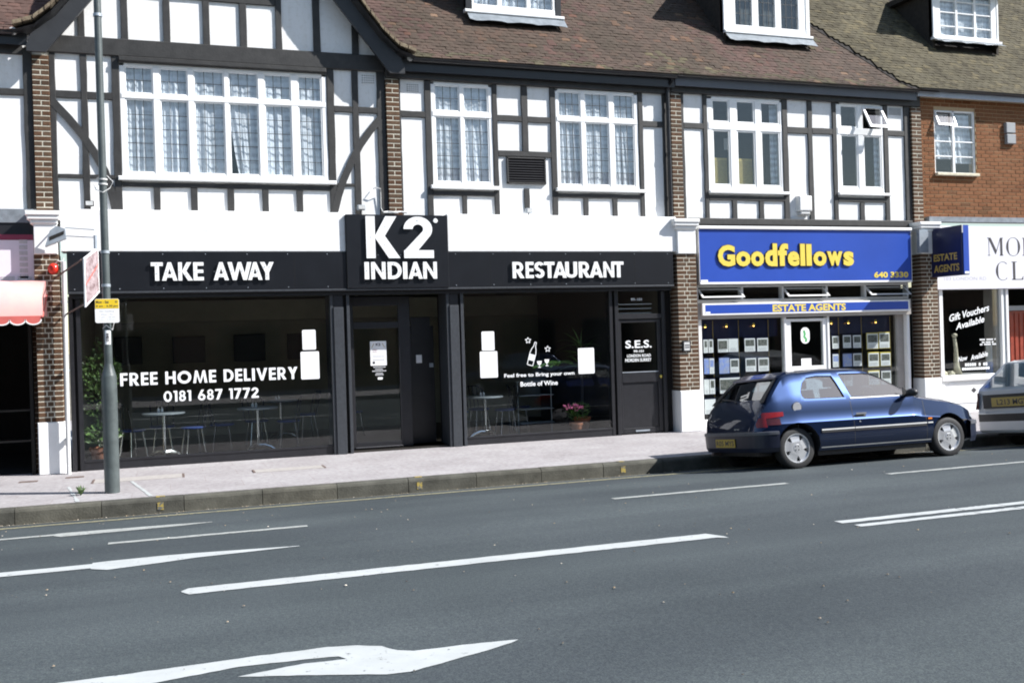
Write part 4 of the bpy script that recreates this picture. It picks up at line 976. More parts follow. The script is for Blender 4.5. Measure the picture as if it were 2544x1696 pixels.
ol = B(3.95, 4.40, .55, .60, .03, 2.05).build('door', M['black'], SF)
B(4.0, 4.34, .54, .549, 1.80, 2.2).build('panel', M['frame'], ol)
B(4.08, 4.18, .542, .548, 1.41, 1.55).build('notice', M['card'], ol)
B(4.31, 4.38, .53, .545, 1.33, 1.40).build('lock', M['galv'], ol)
# private door of number 99-101
for (a, b) in ((7.456, 7.516), (7.561, 7.632), (8.49, 8.56)): MB().bbox(a, b, -.14, .0, 0, 2.6, .005).build('door_frame', M['frame'], SF)
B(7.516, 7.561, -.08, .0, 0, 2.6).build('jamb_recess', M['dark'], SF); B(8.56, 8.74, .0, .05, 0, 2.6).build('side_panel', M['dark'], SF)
MB().bbox(7.632, 8.49, -.13, .0, 2.07, 2.155, .005).build('door_frame', M['frame'], SF)
fl = B(7.632, 8.49, -.07, -.066, 2.155, 2.6).build('fanlight', M['shopglass'], SF)
for z in (2.17, 2.25, 2.33): MB().box(7.65, 8.35, -.02, .05, z, z + .014).build('louvre_blade', M['ltgrey'], fl)
txt('99-101', 7.915, 8.135, 2.395, 2.445, -.074, bold=.015).build('lettering', M['vinyl'], fl)
dm = MB()
for (a, b, c, d) in ((7.635, 7.69, .02, 2.06), (8.405, 8.487, .02, 2.06), (7.69, 8.405, 2.005, 2.06), (7.69, 8.405, .93, 1.115), (7.69, 8.405, .02, .112)): dm.bbox(a, b, -.105, -.04, c, d, .005)
sd = dm.build('door', M['frame'], SF)
B(7.69, 8.405, -.075, -.071, 1.115, 2.005).build('pane', M['shopglass'], sd); B(7.69, 8.405, -.08, -.05, .112, .93).build('panel', M['frame'], sd)
B(7.69, 8.405, -.112, -.07, 1.108, 1.122).build('weather_strip', M['galv'], sd); B(7.92, 8.2, -.115, -.1, .045, .075).build('letter_box', M['galv'], sd)
MB().ball((8.45, -.12, 1.02), .022, .022, .03).build('door_knob', M['gold'], sd)
for t, a, b, c, d in (('S.E.S.', 7.78, 8.305, 1.545, 1.685), ('99-101', 7.94, 8.14, 1.465, 1.51), ('LONDON ROAD', 7.806, 8.28, 1.382, 1.435), ('MORDEN SURREY', 7.768, 8.292, 1.30, 1.36)):
    txt(t, a, b, c, d, -.0765, bold=.022).build('lettering', M['vinyl'], sd)
# vinyl on the plate windows
for s, x0, x1, z0, z1 in (('FREE HOME DELIVERY', -.672, 1.972, 1.243, 1.437), ('0181 687 1772', -.06, 1.358, .972, 1.137)):
    for ch, a, b in line_letters(s, x0, x1, .13):
        if ch != ' ': sign_letter(ch, a, b, z0, z1, -.104, .0012).build('letter', M['vinyl'], sw1)
for (a, b, c, d, pw_) in ((2.064, 2.277, 1.703, 2.022, sw1), (2.028, 2.321, 1.231, 1.673, sw1), (5.074, 5.30, 1.593, 1.917, sw2), (5.033, 5.346, 1.128, 1.577, sw2), (6.842, 7.15, 1.126, 1.578, sw2)):
    q = .012; mp = MB(); mp.poly([(a + q, c), (b - q, c), (b, c + q), (b, d - q), (b - q, d), (a + q, d), (a, d - q), (a, c + q)], -.1055, -.1035)
    mo = mp.build('menu_sheet', M['card'], pw_)
    for k in range(5):
        zz = d - .05 - k * (d - c) / 6.5; wq = (b - a) * random.uniform(.12, .3)
        B((a + b) / 2 - wq, (a + b) / 2 + wq, -.1058, -.1056, zz, zz + .006).build('print', M['lilac'], mo)
txt('Feel free to Bring your own', 5.46, 6.762, 1.098, 1.182, -.1045, bold=.022).build('lettering', M['vinyl'], sw2)
txt('Bottle of Wine', 5.75, 6.442, .952, 1.035, -.1045, bold=.022).build('lettering', M['vinyl'], sw2)
bt = MB()
def bpt(u, v):   # bottle axis from base to neck
    bx, bz = 5.935, 1.315; ax, az = 6.055, 1.715; dx, dz = ax - bx, az - bz; L = math.hypot(dx, dz); ux, uz = dx / L, dz / L
    return (bx + ux * u * L - uz * v, bz + uz * u * L + ux * v)
outl = [(0, -.052), (0, .052), (.5, .055), (.68, .042), (.8, .018), (.98, .014), (.98, -.014), (.8, -.018), (.68, -.042), (.5, -.055)]
pp = [bpt(u, -v) for u, v in outl]
for i in range(len(pp)): bt.band([pp[i], pp[(i + 1) % len(pp)]], .013, -.1045 - .0003 * (i % 3), -.1035)
bt.poly([bpt(.2, -.047), bpt(.2, .047), bpt(.46, .05), bpt(.46, -.05)][::-1], -.1046, -.1034)
def star(cx, cz, r):
    P = [(cx + (r if k % 2 == 0 else r * .45) * math.cos(R(90 + 36 * k)), cz + (r if k % 2 == 0 else r * .45) * math.sin(R(90 + 36 * k))) for k in range(10)]
    for i in range(10): bt.band([P[i], P[(i + 1) % 10]], .011, -.1045 - .0003 * (i % 3), -.1035)
star(5.914, 1.743, .055); star(6.273, 1.585, .055)
for (cx, cz) in ((6.111, 1.325), (6.25, 1.35)):
    bt.poly([(cx - .045, cz + .055), (cx - .03, cz), (cx - .006, cz - .015), (cx + .006, cz - .015), (cx + .03, cz), (cx + .045, cz + .055)], -.1045, -.1035)
    bt.box(cx - .006, cx + .006, -.1048, -.1036, cz - .05, cz - .014); bt.box(cx - .026, cx + .026, -.1046, -.1036, cz - .062, cz - .05)
bt.build('bottle_motif', M['vinyl'], sw2)

# fascia sign of the restaurant
FS = empty('fascia_sign', (3.7, -.3, 2.66), 'long black fascia sign with white raised letters and taller centre block reading K2', 'sign')
bd = MB(); bd.bbox(-1.345, 2.78, -.3, -.221, 2.665, 3.255, .006); bd.bbox(4.468, 8.67, -.3, -.221, 2.665, 3.255, .006)
bd.build('board', M['fascia'], FS)
MB().bbox(2.779, 4.469, -.335, -.221, 2.668, 3.855, .006).build('centre_board', M['fascia'], FS)
B(2.776, 2.779, -.334, -.2, 3.26, 3.853).build('return', M['fascia'], FS)
MB().bbox(-1.345, 8.67, -.318, -.2, 2.632, 2.664, .006).build('drip_rail', M['column'], FS)
for xx in (.35, 1.95, 5.2, 6.5, 7.9): B(xx - .002, xx + .002, -.3012, -.2998, 2.668, 3.252).build('panel_seam', M['dark'], FS)
for xx in [-1.25 + .62 * k for k in range(7)] + [4.6 + .66 * k for k in range(7)]:
    for zz in (2.70, 3.22): MB().lathe([(.0001, -.0035), (.006, -.003), (.008, 0)], (xx, -.3, zz), 8, 'y').build('screw', M['galv'], FS)
def letters(par, s, xs, z0, z1, y, d, mt='letter'):
    for ch, (a, b) in zip(s.replace(' ', ''), xs):
        lo_ = sign_letter(ch, a, b, z0, z1, y, d).build('letter', M[mt], par)
        for q in FNT[ch][0][::max(1, len(FNT[ch][0]) // 2)][:3]:
            cx_ = a + sum(p[0] for p in q) / len(q) / FNT[ch][1] * (b - a); cz_ = z0 + (sum(p[1] for p in q) / len(q)) * (z1 - z0)
            MB().lathe([(.0001, -d - .008), (.006, -d - .007), (.008, -d)], (cx_, y, cz_), 8, 'y').build('bolt', M['galv'], lo_)
letters(FS, 'TAKE AWAY', ((-.184, -.012), (-.03, .193), (.206, .418), (.425, .576), (.72, .945), (.930, 1.29), (1.232, 1.45), (1.42, 1.628)), 2.815, 3.093, -.318, .022)
letters(FS, 'K2', ((3.092, 3.648), (3.712, 4.21)), 3.147, 3.825, -.353, .022)
letters(FS, 'INDIAN', ((3.052, 3.125), (3.16, 3.395), (3.431, 3.66), (3.684, 3.755), (3.772, 4.012), (4.022, 4.254)), 2.807, 3.085, -.353, .022)
letters(FS, 'RESTAURANT', ((5.588, 5.80), (5.825, 5.97), (5.985, 6.165), (6.165, 6.355), (6.33, 6.575), (6.555, 6.775), (6.808, 7.02), (7.01, 7.262), (7.275, 7.48), (7.475, 7.664)), 2.804, 3.081, -.318, .022)
MB().lathe([(.0001, -.012), (.035, -.012), (.04, 0)], (4.262, -.335, 3.765), 18, 'y').build('letter', M['letter'], FS)
MB().lathe([(.015, -.0125), (.022, -.0125)], (4.262, -.335, 3.765), 14, 'y').build('letter', M['print'], FS)
# standoffs so the letters do not float
so_ = MB()
for (a, b, zz, y) in ((-.1, 1.56, 2.95, -.318), (3.09, 4.22, 2.95, -.353), (3.16, 4.15, 3.2, -.353), (5.66, 7.57, 2.95, -.318)):
    for k in range(9): xx = a + (b - a) * k / 8; so_.box(xx - .004, xx + .004, y - .002, y + .02, zz - .004, zz + .004)
so_.build('letter_pin', M['galv'], FS)

# small floodlights over the sign
for i, (x, z, lb) in enumerate(((-1.02, 3.93, 'small black floodlight on sign band behind lamp post'), (3.07, 3.93, 'small floodlight on top of the centre sign block'), (5.99, 3.92, 'small floodlight below the black louvre'))):
    fo = empty('floodlight', (x, -.12, z), lb, 'floodlight')
    h_ = MB(); h_.bbox(x - .06, x + .06, -.20, -.1, z + .02, z + .10, .02); h_.build('housing', M['cardark'] if i == 0 else M['galv'], fo)
    B(x - .05, x + .05, -.204, -.199, z + .03, z + .09).build('lens', M['ltgrey'], fo)
    MB().tube([(x, -.12, z - .035), (x, -.13, z + .04)], .012).build('bracket', M['cardark'], fo)
tag(MB().tube([(3.30, -.03, 4.32), (3.34, -.1, 4.33), (3.41, -.1, 4.31), (3.42, -.05, 4.26), (3.42, -.035, 4.0), (3.46, -.06, 3.92), (3.70, -.09, 3.915)], .008, 6).build('cable', M['ltgrey']), 'thin pale cable running down timber above the centre sign block', 'cable')
tag(MB().tube([(3.43, -.19, 3.915), (3.5, -.17, 3.925), (3.6, -.19, 3.918), (3.72, -.16, 3.93), (3.83, -.17, 3.915)], .014, 6).build('cable', M['plaster2']), 'loose white cable lying on top of the centre sign block', 'cable')

# restaurant interior
RI = empty('dining_room', (3.5, 2.5, 0)); tag(RI, kind='structure')
def inward(x0, x1, y0, y1, z0, z1, mt, skip_front=True):
    m = MB().box(x0, x1, y0, y1, z0, z1)
    if skip_front: del m.f[2]; del m.mi[2]
    m.f = [q[::-1] for q in m.f]; return m
inward(-1.3, 8.7, .02, 4.6, .02, 2.75, 'room').build('room_walls', M['dining'], RI)
B(-1.29, 8.69, -.0, 4.59, .021, .03).build('room_floor', M['floorin'], RI)
B(2.72, 2.82, .02, .24, .03, 2.57).build('partition', M['dark'], RI); B(4.5, 4.7, .02, .6, .03, 2.57).build('partition', M['dark'], RI)
B(-1.2, 8.6, 3.9, 4.5, 2.3, 2.7).build('bulkhead', M['dining'], RI)
B(7.47, 7.55, .0, 3.5, .03, 2.7).build('partition', M['dark'], RI)
for i, (a, b, c, d) in enumerate(((-.95, -.45, 1.5, 2.04), (.12, .735, 1.5, 2.02), (1.29, 1.905, 1.485, 2.03), (2.35, 2.9, 1.5, 2.02))):
    pf = MB().bbox(a, b, 4.52, 4.59, c, d, .01).build('framed_picture', M['picture'])
    tag(pf, 'dark square picture on dining room wall, ' + ('above the bushy plant', 'left of middle', 'right of middle', 'beside the grey column')[i], 'picture', 'pictures on the dining room wall')
def cafe_table(x, y, lb):
    t = empty('cafe_table', (x, y, .03), lb, 'table')
    MB().lathe([(.0001, .70), (.32, .70), (.335, .712), (.335, .728), (.32, .735), (.0001, .735)], (x, y, .03), 24).build('table_top', M['galv'], t, smooth=30)
    MB().tube([(x, y, .1), (x, y, .72)], .028, 12).build('column', M['chrome'], t, smooth=40)
    for k in range(3):
        a = R(30 + 120 * k + x * 50)
        MB().tube([(x + math.cos(a) * q, y + math.sin(a) * q, .04 + h_) for q, h_ in ((0, .085), (.1, .09), (.2, .06), (.29, .005))], [.028, .03, .026, .02], 8).build('foot', M['chrome'], t, smooth=40)
    for k in (-1, 1):
        s = empty('shaker', (x + k * .028 - .05, y, .765), 'one of two small shakers on the ' + lb, 'shaker', 'shakers on the cafe tables')
        MB().lathe([(.0001, 0), (.02, 0), (.022, .04), (.014, .065)], (x + k * .028 - .05, y, .765), 10).build('jar', M['card'], s, smooth=40)
        MB().lathe([(.015, .065), (.015, .085), (.0001, .09)], (x + k * .028 - .05, y, .765), 10).build('lid', M['chrome'], s, smooth=40)
cafe_table(-.07, .75, 'round cafe table nearest the bushy plant'); cafe_table(1.42, .95, 'round cafe table in middle of the wide window'); cafe_table(5.4, .85, 'round cafe table behind the menu sheets beside entrance'); cafe_table(2.0, 2.9, 'round cafe table deeper in the dining room')
def chair(lb):
    c = empty('cafe_chair', (0, 0, 0), lb, 'chair', 'blue seated chairs in the dining room')
    MB().lathe([(.0001, .44), (.17, .435), (.2, .445), (.205, .46), (.19, .475), (.0001, .48)], (0, 0, 0), 20).build('seat', M['blueseat'], c, smooth=40)
    for a in (45, 135, 225, 315):
        ca, sa = math.cos(R(a)), math.sin(R(a)); MB().tube([(ca * .15, sa * .15, .44), (ca * .22, sa * .22, 0)], .011, 6).build('leg', M['chrome'], c)
    MB().tube([(-.17, .12, .45), (-.19, .2, .8), (-.1, .24, .88), (.1, .24, .88), (.19, .2, .8), (.17, .12, .45)], .012, 6).build('back_frame', M['frame'], c)
    for k in (-.08, 0, .08): MB().tube([(k, .17, .46), (k, .235, .87)], .008, 6).build('back_bar', M['frame'], c)
    return c
ch0 = chair('blue seated metal cafe chair standing in the dining room'); pos = [(-.55, .95, 2.2, 'between bushy plant and first table'), (.38, .9, -1.3, 'just right of the first table'), (.85, 1.2, 1.5, 'just left of the middle table'), (1.95, 1.2, -1.6, 'just right of the middle table'), (-.1, 1.45, 0, 'behind the first table'), (1.45, 1.6, .2, 'behind the middle table'), (2.45, 2.6, -1.4, 'beside the deeper table'), (4.95, 1.1, 1.4, 'left of the table by the entrance'), (5.85, 1.05, -1.5, 'right of the table by the entrance'), (5.5, 1.55, .2, 'behind the table by the entrance'), (6.3, 1.5, 1.2, 'behind the wire rack'), (3.3, 2.6, .4, 'behind the glazed entrance door')]
for i, (x, y, a, lb) in enumerate(pos):
    o = ch0 if i == 0 else dup(ch0); o['label'] = 'blue seated metal chair ' + lb
    o.location = (x, y, .03); o.rotation_euler = (0, 0, a)
def leafy(par, c, rx, ry, rz, n, mt, size=.07, name='leaf'):
    J = MB()
    for k in range(n):
        while True:
            q = Vector((random.uniform(-1, 1), random.uniform(-1, 1), random.uniform(-1, 1)))
            if .25 < q.length < 1: break
        b = Vector((c[0] + q.x * rx, c[1] + q.y * ry, c[2] + q.z * rz))
        d = Vector((q.x + random.uniform(-.6, .6), q.y - .3 + random.uniform(-.6, .6), .5 + random.uniform(-.6, .6))).normalized() * size * random.uniform(.7, 1.5)
        s = d.cross(Vector((random.uniform(-1, 1), random.uniform(-1, 1), random.uniform(-.3, 1)))).normalized() * d.length * .2
        md = b + d * .5 + Vector((0, 0, .012))
        J.add([b, md - s, b + d, md + s], [(0, 1, 2, 3)])
    return J.build(name, M[mt], par, kind='stuff')
def pot(par, x, y, z, r, h): MB().lathe([(.0001, 0), (r * .7, 0), (r * .95, h * .8), (r * 1.05, h * .8), (r * 1.08, h), (r * .95, h), (r * .9, h * .9), (.0001, h * .88)], (x, y, z), 20).build('pot', M['terracotta'], par, smooth=30)
pl = empty('potted_plant', (-.98, .22, .03), 'tall bushy plant in terracotta pot inside left end of wide window', 'plant')
pot(pl, -.98, .22, .03, .17, .28)
MB().tube([(-.98, .22, .25), (-.96, .24, .8), (-.97, .22, 1.5)], [.02, .016, .008], 7).build('stem', M['timber'], pl)
leafy(pl, (-.97, .22, 1.42), .27, .17, .30, 330, 'leaf', .075); leafy(pl, (-.97, .2, .98), .24, .16, .32, 220, 'leaf', .07); leafy(pl, (-.98, .2, 1.78), .07, .06, .2, 40, 'leaf', .06)
leafy(pl, (-.95, .12, .48), .26, .12, .17, 150, 'leaf', .11); leafy(pl, (-.92, .06, .42), .2, .08, .1, 26, 'yflower', .05, 'petal')
p2 = empty('potted_palm', (7.1, .4, .03), 'green palm in pot behind the right-hand menu sheet', 'plant')
pot(p2, 7.1, .4, .03, .15, .3)
MB().tube([(7.1, .4, .3), (7.12, .4, .9), (7.1, .38, 1.6)], [.025, .02, .012], 7).build('stem', M['timber'], p2)
fr_ = MB()
for k in range(46):
    a = random.uniform(0, 6.28); L = random.uniform(.3, .62); zz = random.choice((1.25, 1.45, 1.62)); up = random.uniform(.05, .4)
    b = Vector((7.1, .38, zz)); pr = []
    for t in range(5):
        u = t / 4; pr.append(b + Vector((math.cos(a) * L * u, math.sin(a) * L * u * .5, up * u * 1.3 - .45 * u * u * L)))
    sdv = Vector((-math.sin(a), math.cos(a) * .5, .3)).normalized()
    fr_.strip([p - sdv * .012 * (1.2 - i * .28) for i, p in enumerate(pr)], [p + sdv * .012 * (1.2 - i * .28) for i, p in enumerate(pr)])
for k in range(14):
    b = Vector((6.9, .3, 1.3)); L = random.uniform(.3, .9); pr = [b + Vector((-L * t / 4, random.uniform(-.05, .05), .05 * math.sin(t) + random.uniform(-.02, .02))) for t in range(5)]
    fr_.strip([p - Vector((0, 0, .010)) for p in pr], [p + Vector((0, 0, .012)) for p in pr])
fr_.build('frond', M['palm'], p2, kind='stuff')
p3 = empty('flowering_plant', (6.9, .2, .03), 'pink flowering pot plant low in the right window', 'plant')
pot(p3, 6.9, .2, .03, .12, .22); leafy(p3, (6.95, .2, .42), .22, .1, .16, 150, 'palm', .07); leafy(p3, (6.8, .1, .52), .17, .06, .06, 70, 'pink', .045, 'petal')
rk = empty('wire_rack', (6.35, .9, .03), 'chrome wire rack standing inside the right window', 'rack')
for x in (6.05, 6.7): MB().tube([(x, .9, .03), (x, .9, 1.0)], .010, 6).build('upright', M['galv'], rk)
for z in (.2, .45, .7, .95): B(6.05, 6.7, .75, 1.05, z + .03, z + .04).build('shelf', M['galv'], rk)

# ================================================================== left neighbour's shop
SL = empty('awning_shop', (-2.6, -.1, 0), 'dark shop doorway with lilac panel fascia under pink awning', 'shopfront')
B(-5.5, -1.80, -.16, .0, 2.83, 3.44).build('fascia', M['lilac'], SL)
B(-5.5, -1.80, -.17, .0, 3.445, 3.52).build('fascia_trim', M['crimson'], SL); B(-5.5, -1.80, -.1, .0, 3.52, 3.70).build('shutter_box', M['frame'], SL)
for k in range(7): B(-1.99, -1.88, -.166, -.161, 2.88 + k * .085, 2.94 + k * .085).build('moulding', M['print'], SL)
for k in range(5): B(-2.9 + k * .22, -2.72 + k * .22, -.166, -.161, 2.86, 2.91).build('moulding', M['print'], SL)
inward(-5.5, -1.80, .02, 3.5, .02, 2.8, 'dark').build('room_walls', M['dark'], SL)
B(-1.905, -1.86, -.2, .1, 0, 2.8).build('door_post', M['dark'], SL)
pt = MB().box(-1.895, -1.80, -.05, .0, 0, 2.8).build('brick_jamb', M['mortar'], SL)
for i in range(37): brick_obj(pt, -1.893, -1.795, -.06, -.0, .004 + i * .075, .067 + i * .075)
for i, z in enumerate((.45, .9)): B(-3.2, -1.95, .3 + i * .2, .7, z, z + .03).build('shelf', M['floorin'], SL)
AW = empty('awning', (-2.6, -.2, 2.25), 'glossy pink vinyl awning with scalloped white-edged hem', 'awning')
def awn(a, b):
    t = a * 1.0
    return (-5.45 + 3.82 * b, -.2 - .75 * math.sin(t * 1.57) - .0, 2.84 - .58 * (1 - math.cos(t * 1.5)) )
m = MB(); m.grid(10, 24, awn); m.f = [q[::-1] for q in m.f]; m.build('canopy', M['pinkcanvas'], AW, smooth=True)
se = MB(); pr = [(awn(i / 10, 1)[1], awn(i / 10, 1)[2]) for i in range(11)]
se.add([(-1.63, y, z) for y, z in pr] + [(-1.63, -.2, pr[-1][1])], [list(range(12))]); se.build('side_panel', M['pinkcanvas'], AW)
MB().tube([(-1.625, -.96, 2.28), (-1.625, -.3, 2.62), (-1.63, -.2, 2.78)], .012, 6).build('rib', M['deeppink'], AW)
ym, zm = awn(1, 1)[1:]
vl = MB(); hm = MB()
for k in range(19):
    c = -1.74 - k * .2
    P = [(c + .1, zm)] + [(c + .1 * math.cos(R(t)), zm - .05 - .07 * math.sin(R(t))) for t in range(0, 181, 20)] + [(c - .1, zm)]
    vl.poly(P[::-1], ym + .0, ym + .006)
    hm.band(P[1:-1], .018, ym - .004, ym - .001)
vl.build('valance', M['deeppink'], AW); hm.build('hem', M['rubberwhite'], AW)

# ================================================================== estate agents
SE = empty('estate_agent_shopfront', (11.6, -.1, 0), 'white framed estate agents shopfront with card display windows', 'shopfront')
B(9.15, 14.0, -.2, .02, 2.66, 3.76).build('backing', M['dark'], SE)
# row of top lights, three standing open
rowf = MB()
for (a, b, c, d) in ((9.2, 14.0, 2.615, 2.66), (9.2, 14.0, 2.335, 2.39)): rowf.bbox(a, b, -.14, -.03, c, d, .005)
for a in (9.21, 10.16, 11.05, 12.04, 12.94, 13.955): rowf.bbox(a, a + .045, -.145, -.03, 2.385, 2.62, .005)
rowf.build('top_light_frame', M['ltgrey'], SE)
TLs = ((9.26, 10.155, 1), (10.21, 11.045, 0), (11.1, 12.035, 1), (12.09, 12.935, 0), (12.99, 13.95, 1))
for (a, b, opn) in TLs:
    out = -.19 if opn else -.0
    def q3(u, v, d=0): return (a + (b - a) * u, -.10 + out * (1 - v) - d, 2.40 + (.19 if opn else .21) * v + (.02 if opn else 0) * (1 - v))
    tf = MB(); bars = ((0, .045, 0, 1), (.955, 1, 0, 1), (.045, .955, 0, .16), (.045, .955, .86, 1)) if opn else ()
    for (u0, u1, v0, v1) in bars:
        aa = [q3(u0, v0), q3(u1, v0), q3(u1, v1), q3(u0, v1)]; bb = [q3(u0, v0, -.03), q3(u1, v0, -.03), q3(u1, v1, -.03), q3(u0, v1, -.03)]
        tf.add(aa + bb, [(0, 1, 2, 3), (7, 6, 5, 4), (0, 4, 5, 1), (1, 5, 6, 2), (2, 6, 7, 3), (3, 7, 4, 0)])
    if opn: tl = tf.build('top_light', M['ltgrey'], SE)
    pn = MB().add([q3(.03, .1, -.015), q3(.97, .1, -.015), q3(.97, .9, -.015), q3(.03, .9, -.015)], [(0, 1, 2, 3)]).build('pane', M['shopglass'], tl if opn else SE)
B(9.2, 14.0, -.2, .05, 2.03, 2.335).build('transom', M['taupe'], SE)
wf = MB()
for (a, b, c, d) in ((9.23, 9.30, 0, 2.03), (11.075, 11.125, 0, 2.03), (12.045, 12.095, 0, 2.03), (13.93, 14.0, 0, 2.05)): wf.bbox(a, b, -.15, -.04, c, d, .006)
wf.bbox(9.3, 11.075, -.14, -.04, 0, .18, .006); wf.bbox(12.095, 13.93, -.14, -.04, 0, .18, .006); wf.build('frame', M['upvc'], SE)
B(13.73, 13.93, -.05, .0, .0, 2.03).build('return_panel', M['taupe'], SE)
B(9.3, 11.075, -.098, -.094, .18, 2.03).build('pane', M['shopglass'], SE); B(12.095, 13.73, -.098, -.094, .18, 2.03).build('pane', M['shopglass'], SE)
dm = MB()
for (a, b, c, d) in ((11.125, 11.235, .02, 2.0), (11.955, 12.045, .02, 2.0), (11.235, 11.955, 1.945, 2.0), (11.235, 11.955, .02, 1.09)): dm.bbox(a, b, -.13, -.06, c, d, .006)
do = dm.build('door', M['upvc'], SE)
B(11.235, 11.955, -.10, -.096, 1.09, 1.945).build('pane', M['shopglass'], do)
st_ = MB(); P = [(11.568 + .1 * math.cos(R(t)), 1.73 + .1 * math.sin(R(t))) for t in range(0, 181, 15)] + [(11.568 + .1 * math.cos(R(t)), 1.617 + .1 * math.sin(R(t))) for t in range(180, 361, 15)]
st_.poly(P, -.105, -.102); so2 = st_.build('sticker', M['card'], do)
MB().band([(11.54, 1.77), (11.56, 1.70), (11.545, 1.65), (11.59, 1.60), (11.575, 1.55)], .05, -.1065, -.1055).build('print', M['green'], so2)
B(11.465, 11.69, -.105, -.102, 1.092, 1.235).build('notice', M['card'], do)
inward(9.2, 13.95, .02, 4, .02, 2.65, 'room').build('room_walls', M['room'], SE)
B(9.25, 11.05, .05, .07, 1.68, 2.02).build('display_header', M['navy'], SE); B(12.12, 13.7, .05, .07, 1.68, 2.02).build('display_header', M['navy'], SE)
for x in (9.63, 10.18, 10.83, 12.43, 12.97, 13.66): MB().tube([(x, .02, .45), (x, .02, 2.0)], .006, 6).build('display_rod', M['dullgold'], SE)
for x, od in ((9.46, 'left window, third from door'), (9.91, 'left window, second from door'), (10.5, 'left window, next to door'), (12.25, 'right window, next to door'), (12.65, 'right window, second from door'), (13.3, 'right window, third from door')):
    dl = empty('display_lamp', (x, .0, 1.9), 'small warm spot lamp in estate agents ' + od, 'lamp', 'display lamps in the estate agents windows')
    MB().lathe([(.012, .05), (.03, .0)], (x, .0, 1.89), 12).build('shade', M['gold'], dl); MB().ball((x, .0, 1.885), .016, .009, .009).build('bulb', M['lamp_glow'], dl)
CARDS = [(9.385, 9.475, 1.41, 1.655, 0), (9.49, 9.588, 1.41, 1.655, 0), (9.69, 9.905, 1.41, 1.655, 2), (9.915, 10.12, 1.41, 1.655, 3), (10.26, 10.487, 1.405, 1.652, 0), (10.535, 10.772, 1.402, 1.65, 0),
         (9.385, 9.49, 1.02, 1.305, 1), (9.5, 9.596, 1.02, 1.305, 1), (9.705, 9.917, 1.014, 1.305, 1), (9.937, 10.125, 1.025, 1.28, 0), (10.27, 10.497, 1.03, 1.28, 0), (10.545, 10.775, 1.025, 1.277, 0),
         (9.372, 9.48, .645, .918, 3), (9.492, 9.6, .645, .918, 0), (9.706, 10.133, .645, .93, 2), (10.27, 10.5, .645, .91, 0), (10.55, 10.78, .645, .91, 0),
         (12.225, 12.372, 1.4, 1.642, 0), (12.475, 12.661, 1.405, 1.65, 0), (12.71, 12.897, 1.4, 1.645, 0), (13.04, 13.30, 1.372, 1.665, 4), (13.335, 13.58, 1.377, 1.672, 4),
         (12.225, 12.36, 1.04, 1.29, 1), (12.462, 12.666, 1.042, 1.288, 1), (12.70, 12.9, 1.042, 1.288, 0), (13.063, 13.308, 1.02, 1.284, 4), (13.358, 13.587, 1.024, 1.275, 4), (9.372, 9.6, .28, .55, 3), (9.706, 9.91, .28, .55, 0), (9.93, 10.133, .28, .55, 0), (12.47, 12.67, .66, .92, 0), (13.06, 13.31, .66, .92, 4), (13.36, 13.59, .66, .92, 0)]
LB = {0: 'white property card with a house photo hung in estate agents window', 1: 'blue and white brochure hung among the property cards', 2: 'wide property card with large house photo in the estate agents left window', 3: 'plain white text sheet hung among property cards', 4: 'yellow bordered property card in the estate agents right window'}
for (a, b, c, d, k) in CARDS:
    side = 'left' if a < 11 else 'right'; row = 'top' if c > 1.35 else 'middle' if c > 1 else 'lower' if c > .5 else 'bottom'
    sib = sorted([q for q in CARDS if (q[0] < 11) == (a < 11) and (q[2] > 1.35, q[2] > 1, q[2] > .5) == (c > 1.35, c > 1, c > .5)], key=lambda q: abs(q[0] - 11.5)); od = ['next to the door', 'second from the door', 'third from the door', 'fourth from the door', 'fifth from the door', 'sixth from the door'][[q[0] for q in sib].index(a)]
    cr = empty('property_card', ((a + b) / 2, -.05, c), '%s, %s row of estate agents %s window, %s' % (('house photo card', 'blue brochure', 'wide house photo card', 'plain text sheet', 'yellow bordered card')[k], row, side, od), 'card', 'property cards in the estate agents windows')
    MB().box(a - .012, b + .012, .0 - .045, .003 - .045, c - .012, d + .02).build('holder', M['gold'] if k == 4 else M['navy'], cr)
    MB().box(a, b, -.052, -.046, c, d).build('sheet', M['photoblue'] if k == 1 and random.random() < .5 else M['card'], cr)
    if k in (0, 4): MB().box(a + .02, b - .02, -.054, -.0525, c + (d - c) * .42, d - .025).build('photo', M['photo'], cr)
    if k == 1: MB().box(a + .012, b - .012, -.054, -.0525, c + (d - c) * .45, d - .03).build('photo', M['photoblue'], cr)
    if k == 2: MB().box(a + .01, b - .1 * (b - a), -.054, -.0525, c + .06, d - .03).build('photo', M['photo'], cr)
    for t in range(3): MB().box(a + .03, b - .04, -.054, -.0528, c + .02 + t * .022, c + .027 + t * .022).build('print', M['print'], cr)
SG = empty('fascia_sign', (11.6, -.3, 2.66), 'blue estate agents fascia board with raised yellow name lettering', 'sign')
MB().bbox(9.21, 13.952, -.30, -.201, 2.70, 3.665, .006).build('board', M['blue'], SG)
MB().bbox(9.205, 13.955, -.312, -.201, 2.662, 2.70, .005).build('border', M['upvc'], SG); MB().bbox(9.2, 13.97, -.335, -.15, 3.672, 3.728, .01).build('moulding', M['upvc'], SG)
for (a, b) in ((9.20, 9.21), (13.952, 13.962)): B(a, b, -.305, -.201, 2.70, 3.665).build('border', M['ltgrey'], SG)
B(9.225, 9.37, -.3035, -.3005, 2.702, 2.745).build('label', M['card'], SG)
